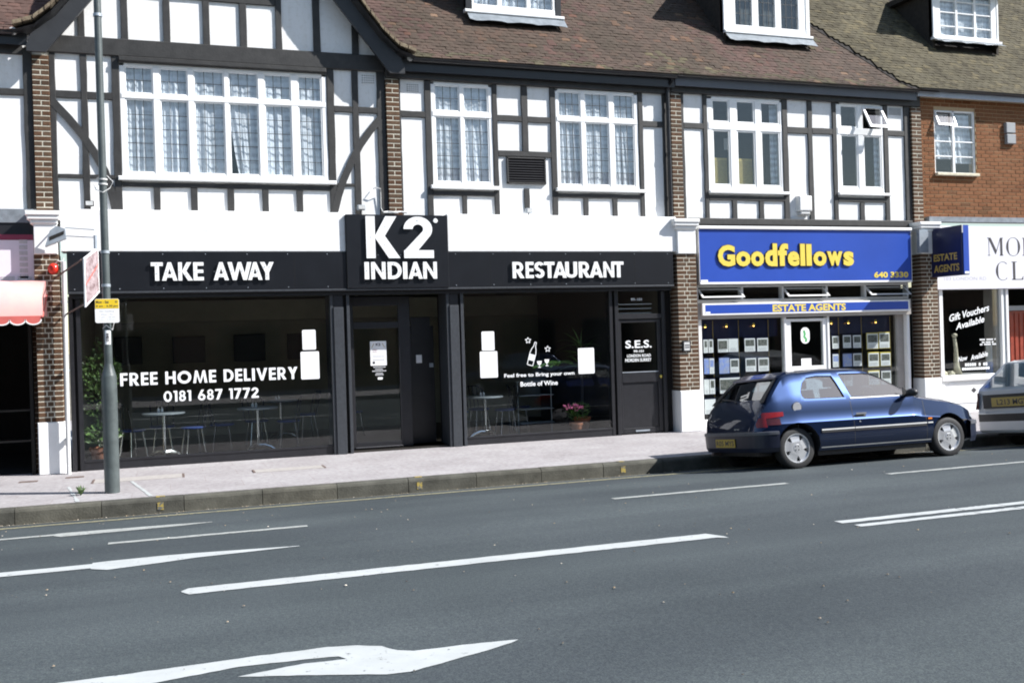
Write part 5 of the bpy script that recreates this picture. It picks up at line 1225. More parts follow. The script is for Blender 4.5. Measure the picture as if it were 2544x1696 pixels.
GL = [('G', 9.58, 9.938, 2.985, 3.38), ('o', 9.96, 10.265, 2.985, 3.262), ('o', 10.276, 10.556, 2.985, 3.262), ('d', 10.582, 10.845, 2.985, 3.41), ('f', 10.862, 11.085, 2.99, 3.41), ('e', 11.075, 11.335, 2.985, 3.262), ('l', 11.355, 11.458, 2.99, 3.405), ('l', 11.49, 11.606, 2.99, 3.40), ('o', 11.645, 11.94, 2.985, 3.262), ('w', 11.955, 12.305, 2.99, 3.262), ('s', 12.328, 12.565, 2.985, 3.262)]
for ch, a, b, c, d in GL:
    txt(ch, a - .014, b + .014, c - .012, d + .012, -.303, depth=.014, bold=.062).build('letter_edge', M['charcoal'], SG)
    txt(ch, a, b, c, d, -.3175, depth=.012, bold=.045).build('letter', M['gold'], SG)
txt('640 3330', 13.05, 13.865, 2.752, 2.868, -.3015, depth=.004, bold=.035).build('lettering', M['gold'], SG)
SB = empty('window_sign', (11.6, -.25, 2.1), 'narrow white and blue sign strip with yellow lettering above estate agents door', 'sign')
MB().bbox(9.268, 13.93, -.25, -.201, 2.095, 2.315, .006).build('tray', M['upvc'], SB); B(9.33, 13.89, -.2525, -.2502, 2.128, 2.287).build('panel', M['blue'], SB); B(9.332, 9.43, -.2535, -.2527, 2.13, 2.165).build('label', M['upvc'], SB)
txt('ESTATE AGENTS', 10.76, 12.405, 2.137, 2.272, -.2535, bold=.035).build('lettering', M['gold'], SB)
PS = empty('projecting_sign', (14.53, -.6, 2.75), 'navy projecting box sign with gold lettering beside the white gift voucher shop fascia', 'sign')
MB().box(14.45, 14.62, -1.1, -.16, 2.745, 3.70).build('box', M['navy'], PS); MB().bbox(14.48, 14.615, -1.115, -1.101, 2.76, 3.69, .003).build('edge_panel', M['blue'], PS)
B(14.50, 14.6, -1.119, -1.116, 2.765, 2.81).build('label', M['card'], PS); B(14.455, 14.475, -1.118, -1.101, 3.55, 3.70).build('corner_cap', M['ltgrey'], PS)
MB().tube([(14.53, -.2, 3.4), (14.53, .0, 3.4)], .02).build('bracket', M['frame'], PS)
for s, y0, y1, z0, z1 in (('ESTATE', -.98, -.36, 3.05, 3.19), ('AGENTS', -1.03, -.36, 2.83, 2.975)):
    t = txt(s, 0, y1 - y0, z0, z1, 0, bold=.03); t.v = [(14.448, y1 - v[0], v[2]) for v in t.v]; t.build('lettering', M['dullgold'], PS)
KP = empty('door_entry_panel', (8.88, -.31, 1.45), 'small silver door entry keypad fixed on the brick pier', 'keypad')
MB().bbox(8.8, 8.96, -.335, -.299, 1.45, 1.645, .008).build('housing', M['frame'], KP); B(8.825, 8.935, -.338, -.3345, 1.475, 1.625).build('plate', M['ltgrey'], KP)
for k in range(6): B(8.845 + .03 * (k % 3), 8.865 + .03 * (k % 3), -.342, -.338, 1.52 + .04 * (k // 3), 1.54 + .04 * (k // 3)).build('button', M['charcoal'], KP)
AB = empty('alarm_box', (11.65, -.08, 4.0), 'white burglar alarm box on the half-timbered wall above the blue fascia', 'alarm')
MB().bbox(11.52, 11.81, -.12, .0, 4.06, 4.35, .02).build('housing', M['plaster2'], AB); MB().bbox(11.55, 11.78, -.1, .0, 3.99, 4.058, .02).build('strobe', M['ltgrey'], AB)

# ================================================================== gift voucher shop
SS = empty('voucher_shopfront', (16.2, -.1, 0), 'white gift voucher shop shopfront with panelled stallriser and striped door post', 'shopfront')
wf = MB(); wf.bbox(14.72, 14.81, -.18, -.05, .0, 2.5, .006); wf.bbox(14.72, 16.32, -.22, -.05, .66, .77, .01); wf.bbox(14.81, 16.32, -.16, -.02, 0, .66, .006)
wf.bbox(14.9, 16.2, -.175, -.15, .58, .62, .004); wf.bbox(14.9, 16.2, -.175, -.15, .2, .24, .004); wf.build('frame', M['upvc'], SS)
for (a, b, mt) in ((16.315, 16.375, 'upvc'), (16.375, 16.44, 'galv'), (16.44, 16.505, 'upvc')): MB().bbox(a, b, -.18 if mt == 'upvc' else -.16, .1, 0, 2.5, .005).build('door_post', M[mt], SS)
MB().poly([(15.549, .39), (15.62, .447), (15.549, .505), (15.478, .447)], -.1625, -.1605).build('diamond', M['charcoal'], SS)
B(14.81, 16.315, -.12, -.116, .77, 2.5).build('pane', M['shopglass'], SS)
inward(14.7, 18.5, .02, 4, .02, 2.6, 'room').build('room_walls', M['room'], SS)
B(14.82, 16.3, -.1, .6, .70, .765).build('window_board', M['ltgrey'], SS)
B(16.22, 16.31, -.1, .2, .76, 2.5).build('inner_reveal', M['taupe'], SS)
dd = B(16.55, 18.3, .3, .36, .0, 2.05).build('door', M['reddoor'], SS)
for k in range(7): B(16.62 + k * .13, 16.70 + k * .13, .285, .3, .85, 2.0).build('board', M['reddoor'], dd)
MB().bbox(16.82, 16.875, .22, .29, 1.36, 1.72, .01).build('handle', M['upvc'], dd)
B(16.51, 18.3, .28, .4, 2.06, 2.16).build('door_head', M['grey'], SS)
txt('Gift Vouchers', 15.0, 16.06, 1.955, 2.10, -.1225, bold=.02, shear=.35, rot=.20).build('lettering', M['vinyl'], SS)
txt('Available', 15.15, 15.92, 1.755, 1.89, -.1225, bold=.02, shear=.35, rot=.20).build('lettering', M['vinyl'], SS)
txt('Now', 15.2, 15.45, 1.05, 1.15, -.1225, bold=.02, shear=.35, rot=.15).build('lettering', M['vinyl'], SS)
txt('Available', 15.52, 15.98, 1.09, 1.20, -.1225, bold=.02, shear=.35, rot=.18).build('lettering', M['vinyl'], SS)
for k, (a, b, z) in enumerate(((15.78, 16.2, 1.455), (15.83, 16.14, 1.40), (15.78, 16.21, 1.355))): [B(a + q * (b - a) / 12, a + (q + .75) * (b - a) / 12, -.123, -.1215, z, z + .032).build('print', M['vinyl'], SS) for q in range(12) if (q + k) % 6 != 4]
[B(15.38 + q * .059, 15.425 + q * .059, -.123, -.1215, .94, 1.0).build('print', M['vinyl'], SS) for q in range(10) if q not in (5, 7)]
[B(15.3 + q * .06, 15.35 + q * .06, -.123, -.1215, .86, .91).build('print', M['vinyl'], SS) for q in range(12)]
on = empty('ornament', (15.37, .1, .765), 'tall pale carved ornament with round head in gift voucher shop window', 'ornament')
MB().tube([(15.40, .1, .765), (15.37, .1, .95), (15.36, .1, 1.3), (15.33, .1, 1.55)], [.09, .055, .04, .035], 10).build('body', M['stone'], on, smooth=True)
MB().ball((15.32, .08, 1.575), .06, .05, .045).build('head', M['stone'], on, smooth=True)
for i, (x, r_, lb) in enumerate(((14.93, .10, 'pale shell lying in left corner of gift voucher shop window'), (15.13, .085, 'pale coral lump beside the carved ornament'))):
    s_ = MB(); s_.ball((x, .0, .80), r_, .08, .06, 9, 6); s_.v = [(a + random.uniform(-.012, .012), b, c + random.uniform(-.012, .012)) for a, b, c in s_.v]
    tag(s_.build('shell', M['stone'], smooth=False), lb, 'shell')
bx_ = empty('product_column', (16.22, .05, .765), 'narrow white and blue product column at right edge of gift voucher shop window', 'display')
B(16.17, 16.29, .0, .12, 1.0, 1.36).build('box', M['card'], bx_); B(16.165, 16.295, -.005, .125, .77, .998).build('base', M['photoblue'], bx_)
SO = empty('fascia_sign', (16.6, -.25, 2.5), 'white gift voucher shop fascia board with large charcoal serif letters', 'sign')
MB().bbox(14.62, 18.5, -.25, -.02, 2.505, 3.78, .008).build('board', mat('white_acrylic_board', (.74, .73, .78), .4, .03, 3), SO)
def fl_(m): m.build('letter', M['charcoal'], SO)
def serif(m, L):
    yb, yf = -.2515, -.253
    for q in L: m.poly([(x, z) for x, z in q], yf, yb)
sm = MB(); z0, z1 = 3.185, 3.55
def vs_(x, w_, a=z0, b=z1): return [(x, a), (x + w_, a), (x + w_, b), (x, b)]
serif(sm, [vs_(15.955, .010), [(15.925, z0), (15.99, z0), (15.99, z0 + .012), (15.925, z0 + .012)], [(15.945, z1), (16.125, z0 + .03), (16.16, z0 + .1), (16.01, z1)], [(16.125, z0 + .03), (16.14, z0 + .03), (16.27, z1), (16.257, z1)], vs_(16.255, .058), [(16.235, z0), (16.335, z0), (16.335, z0 + .012), (16.235, z0 + .012)], [(15.925, z1 - .012), (15.99, z1 - .012), (15.99, z1), (15.925, z1)], [(16.255, z1 - .012), (16.335, z1 - .012), (16.335, z1), (16.255, z1)]])
def bowl(m, cx, cz, rx, rz, a0, a1, thick=.06, thin=.008, n=40):
    for i in range(n):
        P = []
        for k, inn in ((i, 0), (i + 1, 0), (i + 1, 1), (i, 1)):
            t = R(a0 + (a1 - a0) * k / n); q = (thin + (thick - thin) * math.cos(t) ** 2) * inn
            P.append((cx + (rx - q) * math.cos(t), cz + (rz - (thin * inn)) * math.sin(t)))
        m.poly(P, -.253, -.2515)
fl_(sm); sm = MB(); bowl(sm, 16.598, 3.367, .185, .192, 0, 360)
fl_(sm); sm = MB(); serif(sm, [vs_(16.875, .058), [(16.84, z0), (16.965, z0), (16.965, z0 + .012), (16.84, z0 + .012)], [(16.84, z1 - .012), (17.0, z1 - .012), (17.0, z1), (16.84, z1)], [(16.98, z0 + .18), (17.02, z0 + .18), (17.14, z0), (17.06, z0)]])
bowl(sm, 16.98, 3.46, .12, .09, -90, 90)
fl_(sm); sm = MB(); bowl(sm, 16.305, 2.868, .18, .192, 50, 310)
fl_(sm); sm = MB(); serif(sm, [vs_(16.575, .06, 2.685, 3.06), [(16.54, 2.685), (16.84, 2.685), (16.85, 2.77), (16.80, 2.70), (16.54, 2.70)], [(16.54, 3.048), (16.68, 3.048), (16.68, 3.06), (16.54, 3.06)]])
fl_(sm)
txt('103 LONDON RD.', 14.79, 15.9, 2.685, 2.755, -.2515, bold=.0).build('lettering', M['faint'], SO)
B(14.08, 14.29, -.40, -.33, 3.235, 3.68).build('junction_box', M['galv'], HR)

# ================================================================== things fixed to the left pier, lamp post
PB = empty('alarm_bell', (-1.52, -.33, 3.0), 'red dome alarm light on the left brick pier', 'alarm')
MB().ball((-1.52, -.38, 3.0), .078, .07, .082, 16, 10).build('dome', M['redbell'], PB, smooth=True); MB().lathe([(.05, -.0), (.05, .06)], (-1.52, -.35, 3.0), 14, 'y').build('base', M['ltgrey'], PB)
MB().tube([(-1.5, -.34, 3.07), (-1.46, -.36, 3.12), (-1.40, -.36, 3.10), (-1.38, -.34, 3.16)], .011, 6).build('cable', M['ltgrey'], PB)
PP = empty('service_pipe', (-1.40, -.42, 0), 'pale blue-grey vertical service pipe in front of left brick pier', 'pipe')
MB().tube([(-1.395, -.42, .0), (-1.378, -.42, 3.1)], .032, 12).build('pipe', M['ltgrey'], PP, smooth=40)
for z in (.5, 1.5, 2.5): B(-1.43, -1.35, -.43, -.30, z, z + .03).build('clip', M['galv'], PP)
SLp = empty('sign_lamp', (-1.45, -.6, 3.3), 'grey trough lamp on thin rods lighting the hanging sign', 'lamp')
hl = MB()
hl.add([(-1.60, -.62, 3.30), (-1.32, -.62, 3.42), (-1.33, -.62, 3.56), (-1.44, -.62, 3.60), (-1.53, -.62, 3.53), (-1.60, -.48, 3.30), (-1.32, -.48, 3.42), (-1.33, -.48, 3.56), (-1.44, -.48, 3.60), (-1.53, -.48, 3.53)],
       [(0, 1, 2, 3, 4), (9, 8, 7, 6, 5), (0, 5, 6, 1), (1, 6, 7, 2), (2, 7, 8, 3), (3, 8, 9, 4), (4, 9, 5, 0)])
hl.build('housing', M['galv'], SLp)
MB().add([(-1.535, -.625, 3.385), (-1.345, -.625, 3.475), (-1.34, -.625, 3.53), (-1.54, -.625, 3.44)], [(0, 1, 2, 3)]).build('slot', M['dark'], SLp)
for (z0, z1) in ((3.58, 3.53), (3.46, 3.42)): MB().tube([(-1.33, -.55, z0), (-.93, -.75, z1)], .008, 6).build('rod', M['galv'], SLp)
MB().tube([(-1.5, -.3, 3.6), (-1.46, -.5, 3.57)], .012, 6).build('bracket', M['galv'], SLp)
HS = empty('hanging_sign', (-1.0, -.9, 2.4), 'faded red and white hanging sign slanting on rods behind lamp post', 'sign')
M['fadedprint'] = mat('faded_sign_print', (.34, .28, .29), .6, .5, 13, c2=(.10, .05, .05))
A_, B_ = (-1.07, -1.1), (-.905, -.7)
def hsp(u, z, o=0): return (A_[0] + (B_[0] - A_[0]) * u + .9 * o, A_[1] + (B_[1] - A_[1]) * u - .4 * o, z)
zb = lambda u: 2.40 + .233 * u; zt2 = lambda u: 3.09 + .2 * u
MB().add([hsp(0, zb(0)), hsp(1, zb(1)), hsp(1, zt2(1)), hsp(0, zt2(0)), hsp(0, zb(0), .02), hsp(1, zb(1), .02), hsp(1, zt2(1), .02), hsp(0, zt2(0), .02)],
         [(3, 2, 1, 0), (4, 5, 6, 7), (0, 1, 5, 4), (1, 2, 6, 5), (2, 3, 7, 6), (3, 0, 4, 7)]).build('board', M['upvc'], HS)
MB().add([hsp(.05, zb(.05) + .03, .0235), hsp(.95, zb(.95) + .03, .0235), hsp(.95, zt2(.95) - .03, .0235), hsp(.05, zt2(.05) - .03, .0235)], [(0, 1, 2, 3)]).build('print', M['fadedprint'], HS)
MB().add([hsp(.03, zb(.0) + .3, .0245), hsp(.95, zb(.95) + .40, .0245), hsp(.95, zb(.95) + .43, .0245), hsp(.03, zb(.0) + .33, .0245)], [(0, 1, 2, 3)]).build('print', M['deeppink'], HS)
MB().tube([(-.92, -.75, 3.25), (-.92, -.75, 3.45)], .025, 8).build('sleeve', M['galv'], HS)
MB().tube([(-1.5, -.3, 2.88), (-1.09, -1.08, 3.07)], .013, 6).build('rod', M['iron'], HS); MB().tube([(-1.42, -.3, 2.31), (-1.08, -1.09, 2.44)], .013, 6).build('rod', M['iron'], HS)

LP = empty('lamp_post', (-.691, -2.8, 0), 'grey-green steel lamp post with wide base standing at the kerb', 'lamp post')
px, py = -.691, -2.8
MB().lathe([(.0001, 0), (.09, 0), (.0925, 1.0), (.092, 1.44), (.088, 1.47)], (px, py, 0), 26).build('base', M['post'], LP, smooth=40)
MB().lathe([(.088, 1.47), (.07, 1.535), (.052, 1.60), (.05, 1.62)], (px, py, 0), 26).build('shoulder', M['post'], LP, smooth=40)
MB().lathe([(.05, 1.60), (.047, 3.0), (.044, 6.2), (.04, 8.0), (.0001, 8.02)], (px, py, 0), 22).build('shaft', M['post'], LP, smooth=40)
MB().tube([(px, py, 7.9), (px, py - .5, 8.15), (px, py - 1.2, 8.2)], .03, 10).build('arm', M['post'], LP, smooth=True); MB().bbox(px - .13, px + .13, py - 1.8, py - 1.15, 8.12, 8.26, .04).build('lantern', M['galv'], LP)
for z in (2.60, 3.02, 5.99): MB().lathe([(.050, -.018), (.054, -.018), (.054, .018), (.050, .018)], (px, py, z), 20).build('band', M['galv'], LP)
tw = MB()
for z in (3.87, 3.93): tw.lathe([(.05, -.01), (.056, -.01), (.056, .01), (.05, .01)], (px, py, z), 18)
tw.tube([(px - .05, py - .03, 3.95), (px - .12, py - .02, 3.9), (px - .08, py, 3.8), (px, py - .06, 3.76), (px + .08, py - .02, 3.82), (px + .12, py - .02, 3.9), (px + .05, py, 3.98)], .006, 6)
tw.tube([(px - .05, py, 2.06), (px - .01, py - .07, 2.10), (px + .06, py - .03, 2.04), (px + .08, py, 2.13), (px + .02, py - .05, 2.15)], .008, 6)
tw.build('wire', M['ltgrey'], LP)
stk = MB(); stk.grid(6, 1, lambda a, b: (px + .0505 * math.sin(R(-35 + 80 * a)), py - .0505 * math.cos(R(-35 + 80 * a)), 1.86 + .18 * b)); stk.build('sticker', M['card'], LP)
txt('698', px - .018, px + .02, 1.89, 2.01, py - .0545, bold=.03).build('lettering', M['charcoal'], LP)
PK = empty('parking_sign', (px + .01, -2.88, 2.13), 'yellow and white parking restriction plate clamped to lamp post', 'sign')
def rrect(a, b, c, d, q): return [(a + q, c), (b - q, c), (b, c + q), (b, d - q), (b - q, d), (a + q, d), (a, d - q), (a, c + q)]
MB().poly(rrect(-.822, -.542, 2.13, 2.428, .015), -2.90, -2.894).build('plate', M['upvc'], PK)
MB().poly([(-.818, 2.308), (-.546, 2.308), (-.546, 2.412), (-.558, 2.424), (-.806, 2.424), (-.818, 2.412)], -2.9025, -2.9005).build('yellow_panel', M['yellow'], PK)
txt('Mon - Sat', -.808, -.66, 2.372, 2.408, -2.9035, bold=.02).build('lettering', M['charcoal'], PK); txt('8 am - 6.30 pm', -.808, -.556, 2.32, 2.352, -2.9035, bold=.02).build('lettering', M['charcoal'], PK)
MB().lathe([(.007, -.0005), (.014, -.0005)], (-.575, -2.9027, 2.39), 14, 'y').build('symbol', M['charcoal'], PK)
txt('No loading', -.77, -.6, 2.26, 2.285, -2.9015, bold=.0).build('lettering', M['faint'], PK)
for k, s in enumerate(('Mon - Fri', '7 am - 10 am', '4 pm - 6.30 pm')): txt(s, -.78 + .03 * (k == 0), -.585 - .03 * (k == 0), 2.225 - k * .032, 2.243 - k * .032, -2.9015, bold=.0).build('lettering', M['faint'], PK)
MB().box(-.75, -.63, -2.894, -2.845, 2.2, 2.22).build('clamp', M['galv'], PK); MB().box(-.75, -.63, -2.894, -2.845, 2.35, 2.37).build('clamp', M['galv'], PK)
# ================================================================== cars
def interp(T, x):
    if x <= T[0][0]: return T[0][1]
    for (a, b), (c, d) in zip(T, T[1:]):
        if x <= c:
            t = (x - a) / (c - a); return b + (d - b) * t
    return T[-1][1]
def smooth_tab(T, n=3):
    """soften the corners of a table"""
    xs = [T[0][0] + (T[-1][0] - T[0][0]) * i / 160 for i in range(161)]; v = [interp(T, x) for x in xs]
    for _ in range(n): v = [v[0]] + [(v[i - 1] + 2 * v[i] + v[i + 1]) / 4 for i in range(1, 160)] + [v[-1]]
    return list(zip(xs, v))
ZT = smooth_tab([(-.62, .47), (-.60, .60), (-.56, .72), (-.50, .84), (-.43, .93), (-.30, 1.075), (-.15, 1.225), (-.04, 1.325), (.1, 1.352), (.5, 1.378), (.9, 1.385), (1.2, 1.37), (1.38, 1.33), (1.55, 1.245), (1.8, 1.085), (2.0, .955), (2.08, .925), (2.3, .89), (2.6, .845), (2.9, .775), (3.08, .70), (3.18, .61), (3.25, .53), (3.29, .45), (3.30, .41)], 2)
ZB = [(-.62, .34), (-.58, .28), (-.45, .235), (0, .2), (2.6, .2), (3.1, .2), (3.25, .25), (3.3, .33)]
WT = smooth_tab([(-.62, .58), (-.58, .69), (-.5, .765), (-.3, .82), (0, .842), (1, .845), (2, .845), (2.6, .828), (2.9, .785), (3.1, .70), (3.22, .60), (3.3, .46)], 2)
def hwz(X, z):
    w0 = interp(WT, X)
    return w0 * .93 - max(0, z - .92) * .50
def section(X):
    zt_, zb_, w0 = interp(ZT, X), interp(ZB, X), interp(WT, X); zr = zt_ - .05; lo = zb_ + .12
    P = [(0, zb_), (.8 * w0, zb_), (.93 * w0, zb_ + .03), (.985 * w0, lo)]
    k = min(1, max(.02, (zr - lo) / (.92 - lo)))
    for z, q in ((.42, 1.0), (.55, 1.0), (.632, .999), (.652, .982), (.78, .958), (.92, .93)): P.append((w0 * q, lo + (z - lo) * k))
    z0 = P[-1][1]
    if zr > .93:
        for t in (.35, .7, 1.0): z = z0 + (zr - z0) * t; P.append((hwz(X, z), z))
    else:
        for t in (.3, .6, .9): P.append((w0 * (.93 - .03 * t), z0 + .012 * t))
    e_, ze = P[-1]
    P += [(e_ - .035, zt_ - .022), (e_ - .09, zt_ - .006), (e_ * .55, zt_ + .006), (0, zt_ + .012)]
    return P
def surf(X, z):
    P = section(X)
    for (a, b), (c, d) in zip(P[2:], P[3:]):
        if b <= z <= d and d > b: return a + (c - a) * (z - b) / (d - b)
    return P[4][0]
def cut(me_in, cutters):
    ob = bpy.data.objects.new('tmp', me_in); col.objects.link(ob); tmp = [ob]
    for me_c in cutters:
        c = bpy.data.objects.new('cut', me_c); col.objects.link(c); tmp.append(c)
        md = ob.modifiers.new('b', 'BOOLEAN'); md.operation = 'DIFFERENCE'; md.object = c; md.solver = 'EXACT'; md.material_mode = 'TRANSFER'
    bpy.context.view_layer.update()
    res_ = bpy.data.meshes.new_from_object(ob.evaluated_get(bpy.context.evaluated_depsgraph_get()))
    for o in tmp: bpy.data.objects.remove(o)
    return res_
def prism_y(pts, y0, y1, mt):
    m = MB().poly(pts, y0, y1); return m.mesh('c', mt)
def patch(X0, X1, z0f, z1f, side, off=.006, nx=10, nz=5):
    """panel lying on the body side between heights z0f(X) and z1f(X)"""
    m = MB()
    def fn(a, b):
        X = X0 + (X1 - X0) * a; z = z0f(X) + (z1f(X) - z0f(X)) * b
        return (X, side * (surf(X, z) + off), z)
    m.grid(nx, nz, fn)
    if side > 0: m.f = [q[::-1] for q in m.f]
    return m
QW = [(.24, .955), (.845, .95), (.80, 1.16), (.765, 1.275), (.50, 1.285), (.34, 1.265), (.24, 1.19), (.165, 1.07), (.155, 1.0), (.18, .965)]
DW = [(.945, .95), (1.97, .925), (1.985, .94), (1.56, 1.205), (1.42, 1.27), (1.30, 1.295), (.90, 1.30), (.88, 1.285), (.915, 1.12)]
def wheel(par, X, side, ytr):
    s = -1 if side < 0 else 1; c = (X, side * ytr, .288); o = 1 if side > 0 else -1
    wh = MB().lathe([(.205, -.085), (.25, -.09), (.278, -.075), (.288, -.045), (.289, .045), (.278, .075), (.25, .09), (.205, .085)], (0, 0, 0), 32, 'y')
    wh.v = [(c[0] + v[0], c[1] + v[1], c[2] + v[2]) for v in wh.v]
    t = wh.build('wheel', M['rubber'], par, smooth=35)
    yo = c[1] + o * .06
    r_ = MB(); r_.lathe([(.205, 0), (.205, o * .022), (.19, o * .02), (.178, -o * .02), (.178, -o * .06)], (c[0], yo, c[2]), 32, 'y')
    r_.build('rim', M['alloy'], t, smooth=35)
    MB().lathe([(.0001, -o * .05), (.19, -o * .05)], (c[0], yo, c[2]), 24, 'y').build('brake_disc', M['cardark'], t)
    sp = MB()
    for k in range(5):
        a = R(90 + 72 * k + 6)
        pts = []
        for (rd, hw_, d) in ((.03, .05, .012), (.085, .062, .010), (.125, .066, .004), (.185, .088, -.002)):
            ca, sa = math.cos(a), math.sin(a)
            pts.append([(c[0] + ca * rd - sa * hw_, yo + o * d, c[2] + sa * rd + ca * hw_), (c[0] + ca * rd + sa * hw_, yo + o * d, c[2] + sa * rd - ca * hw_)])
        sp.strip([p[0] for p in pts], [p[1] for p in pts])
        sp.strip([(p[0][0], p[0][1] - o * .03, p[0][2]) for p in pts], [p[0] for p in pts]); sp.strip([p[1] for p in pts], [(p[1][0], p[1][1] - o * .03, p[1][2]) for p in pts])
    sp.build('spoke', M['alloy'], t)
    MB().lathe([(.0001, o * .016), (.05, o * .015), (.058, o * .008)], (c[0], yo, c[2]), 20, 'y').build('hub', M['alloy'], t, smooth=35)
    h = MB()
    for k in range(4):
        a = R(45 + 90 * k); h.lathe([(.0001, o * .0185), (.009, o * .0185)], (c[0] + .034 * math.cos(a), yo, c[2] + .034 * math.sin(a)), 8, 'y')
    h.build('wheel_nut', M['cardark'], t)
    return t
def bumper(par, pts, zs, mt, name='bumper'):
    """pts: half plan curve (X, y) from side to centre line; zs: list of (z, inset)"""
    full = [(a, b) for a, b in pts] + [(a, -b) for a, b in pts[::-1]]
    m = MB(); sgn = 1 if pts[-1][0] < 0 else -1
    ctr = (pts[0][0], 0)
    rows = []
    for z, ins in zs:
        rows.append([(X + (ctr[0] - X) * ins, y * (1 - ins), z) for X, y in full])
    for a, b in zip(rows, rows[1:]): m.strip(a, b)
    if sgn > 0: pass
    else: m.f = [q[::-1] for q in m.f]
    m.add(rows[-1], [list(range(len(full)))])
    return m.build(name, M[mt], par, smooth=35)
def make_car(paint, label, group=None, reg='R05 MYS', estate=False):
    c = empty('parked_car', (0, 0, 0), label, 'car', group)
    xs = sorted(set([-.62, -.612, -.60, -.58, -.56] + [-.54 + .05 * i for i in range(77)] + [3.29, 3.30]))
    xs = [x for x in xs if x <= 3.30]
    secs = [section(x) for x in xs]; n = len(secs[0]); m = MB(); loop = []
    for x, S in zip(xs, secs): loop.append([(x, -y, z) for y, z in S] + [(x, y, z) for y, z in S[-2:0:-1]])
    N = len(loop[0])
    m.v = [p for g_ in loop for p in g_]
    for i in range(len(xs) - 1):
        for k in range(N): m.f.append((i * N + k, (i + 1) * N + k, (i + 1) * N + (k + 1) % N, i * N + (k + 1) % N)); m.mi.append(0)
    m.f.append(list(range(N))); m.mi.append(0); m.f.append([(len(xs) - 1) * N + k for k in range(N)][::-1]); m.mi.append(0)
    body_me = m.mesh('body', M[paint])
    cu = []
    cab = MB()
    lo_ = [(-.12, -.72), (1.92, -.72), (1.92, .72), (-.12, .72)]; hi_ = [(.08, -.535), (1.40, -.535), (1.40, .535), (.08, .535)]
    cab.add([(a, b, .45) for a, b in lo_] + [(a, b, 1.30) for a, b in hi_], [(0, 3, 2, 1), (4, 5, 6, 7), (0, 1, 5, 4), (1, 2, 6, 5), (2, 3, 7, 6), (3, 0, 4, 7)])
    cu.append(cab.mesh('c', M['seat']))
    for W_ in (QW, DW): cu.append(prism_y(W_, -1.2, 1.2, M['cardark']))
    def prism_x(pts, x0, x1, mt):
        k = MB(); nn = len(pts); k.add([(x0, p[0], p[1]) for p in pts] + [(x1, p[0], p[1]) for p in pts], [list(range(nn))[::-1], list(range(nn, 2 * nn))] + [(i, (i + 1) % nn, nn + (i + 1) % nn, nn + i) for i in range(nn)]); return k.mesh('c', mt)
    cu.append(prism_x([(-.60, .985), (.60, .985), (.50, 1.275), (-.50, 1.275)], -.9, .12, M['cardark']))
    cu.append(prism_x([(-.66, .985), (.66, .985), (.53, 1.285), (-.53, 1.285)], 1.38, 2.3, M['cardark']))
    for X in (0, 2.58):
        for s in (-1, 1):
            k = MB(); r_ = .338; P = [(X + r_ * math.cos(R(t)), .30 + r_ * math.sin(R(t))) for t in range(0, 360, 10)]
            cu.append(prism_y(P, *( (-1.2, -.50) if s < 0 else (.50, 1.2)), M['cardark']))
    bm_ = cut(body_me, cu)
    bm_.polygons.foreach_set('use_smooth', [True] * len(bm_.polygons)); bm_.set_sharp_from_angle(angle=R(28)); bm_.name = 'body'
    put('body', bm_, c)
    # glazing
    for s in (-1, 1):
        for nm, W_ in (('quarter_window', QW), ('door_window', DW)):
            P = [(x, s * (hwz(x, z) - .018), z) for x, z in W_]
            MB().add(P if s < 0 else P[::-1], [list(range(len(P)))]).build(nm, M['carglass'], c)
            cx = sum(p[0] for p in W_) / len(W_); cz = sum(p[1] for p in W_) / len(W_)
            q_ = [(cx + (x - cx) * .975, cz + (z - cz) * .95) for x, z in W_]; sl_ = MB(); nn = len(W_)
            o_ = [(x, s * (hwz(x, z) + .001), z) for x, z in W_]; i_ = [(x, s * (hwz(x, z) - .004), z) for x, z in q_]
            for k in range(nn):
                f4 = (k, (k + 1) % nn, nn + (k + 1) % nn, nn + k); sl_.f.append(f4 if s < 0 else f4[::-1]); sl_.mi.append(0)
            sl_.v = o_ + i_; sl_.build('window_seal', M['cardark'], c)
    def xt(z):   # X of the hatch surface at height z
        a = -.62
        while interp(ZT, a) < z and a < 0: a += .005
        return a
    def xw(z):
        a = 2.1
        while interp(ZT, a) < z and a > 1.2: a -= .005
        return a
    g_ = MB(); g_.grid(8, 4, lambda a, b: (xt(.98 + .30 * b) + .012 - .02 * (1 - (2 * a - 1) ** 2), (-.61 + 1.22 * a) * (1 - .16 * b), .98 + .30 * b)); g_.f = [q[::-1] for q in g_.f]; g_.build('rear_window', M['carglass'], c, smooth=True)
    g_ = MB(); g_.grid(8, 4, lambda a, b: (xw(.98 + .31 * b) - .012, (-.67 + 1.34 * a) * (1 - .2 * b), .98 + .31 * b)); g_.build('windscreen', M['carglass'], c, smooth=True)
    hs = MB()
    for s in (-1, 1):
        hs.strip([(xt(.93 + .06 * i) - .006, s * .70 * (1 - .035 * i), .93 + .06 * i + .012) for i in range(7)], [(xt(.93 + .06 * i) - .008, s * .595 * (1 - .027 * i), .93 + .06 * i + .014) for i in range(7)])
    hs.build('hatch_pillar', M['cardark'], c, smooth=True)
    # cabin
    for y in (-.36, .36):
        st_ = MB().bbox(.98, 1.42, y - .23, y + .23, .46, .60, .03); st_.add([(.92, y - .23, .58), (1.08, y - .23, .58), (.98, y - .2, 1.10), (.86, y - .2, 1.10), (.92, y + .23, .58), (1.08, y + .23, .58), (.98, y + .2, 1.10), (.86, y + .2, 1.10)], [(0, 1, 2, 3), (7, 6, 5, 4), (0, 4, 5, 1), (1, 5, 6, 2), (2, 6, 7, 3), (3, 7, 4, 0)])
        st_.bbox(.86, .96, y - .1, y + .1, 1.12, 1.25, .02); st_.build('seat', M['seat'], c)
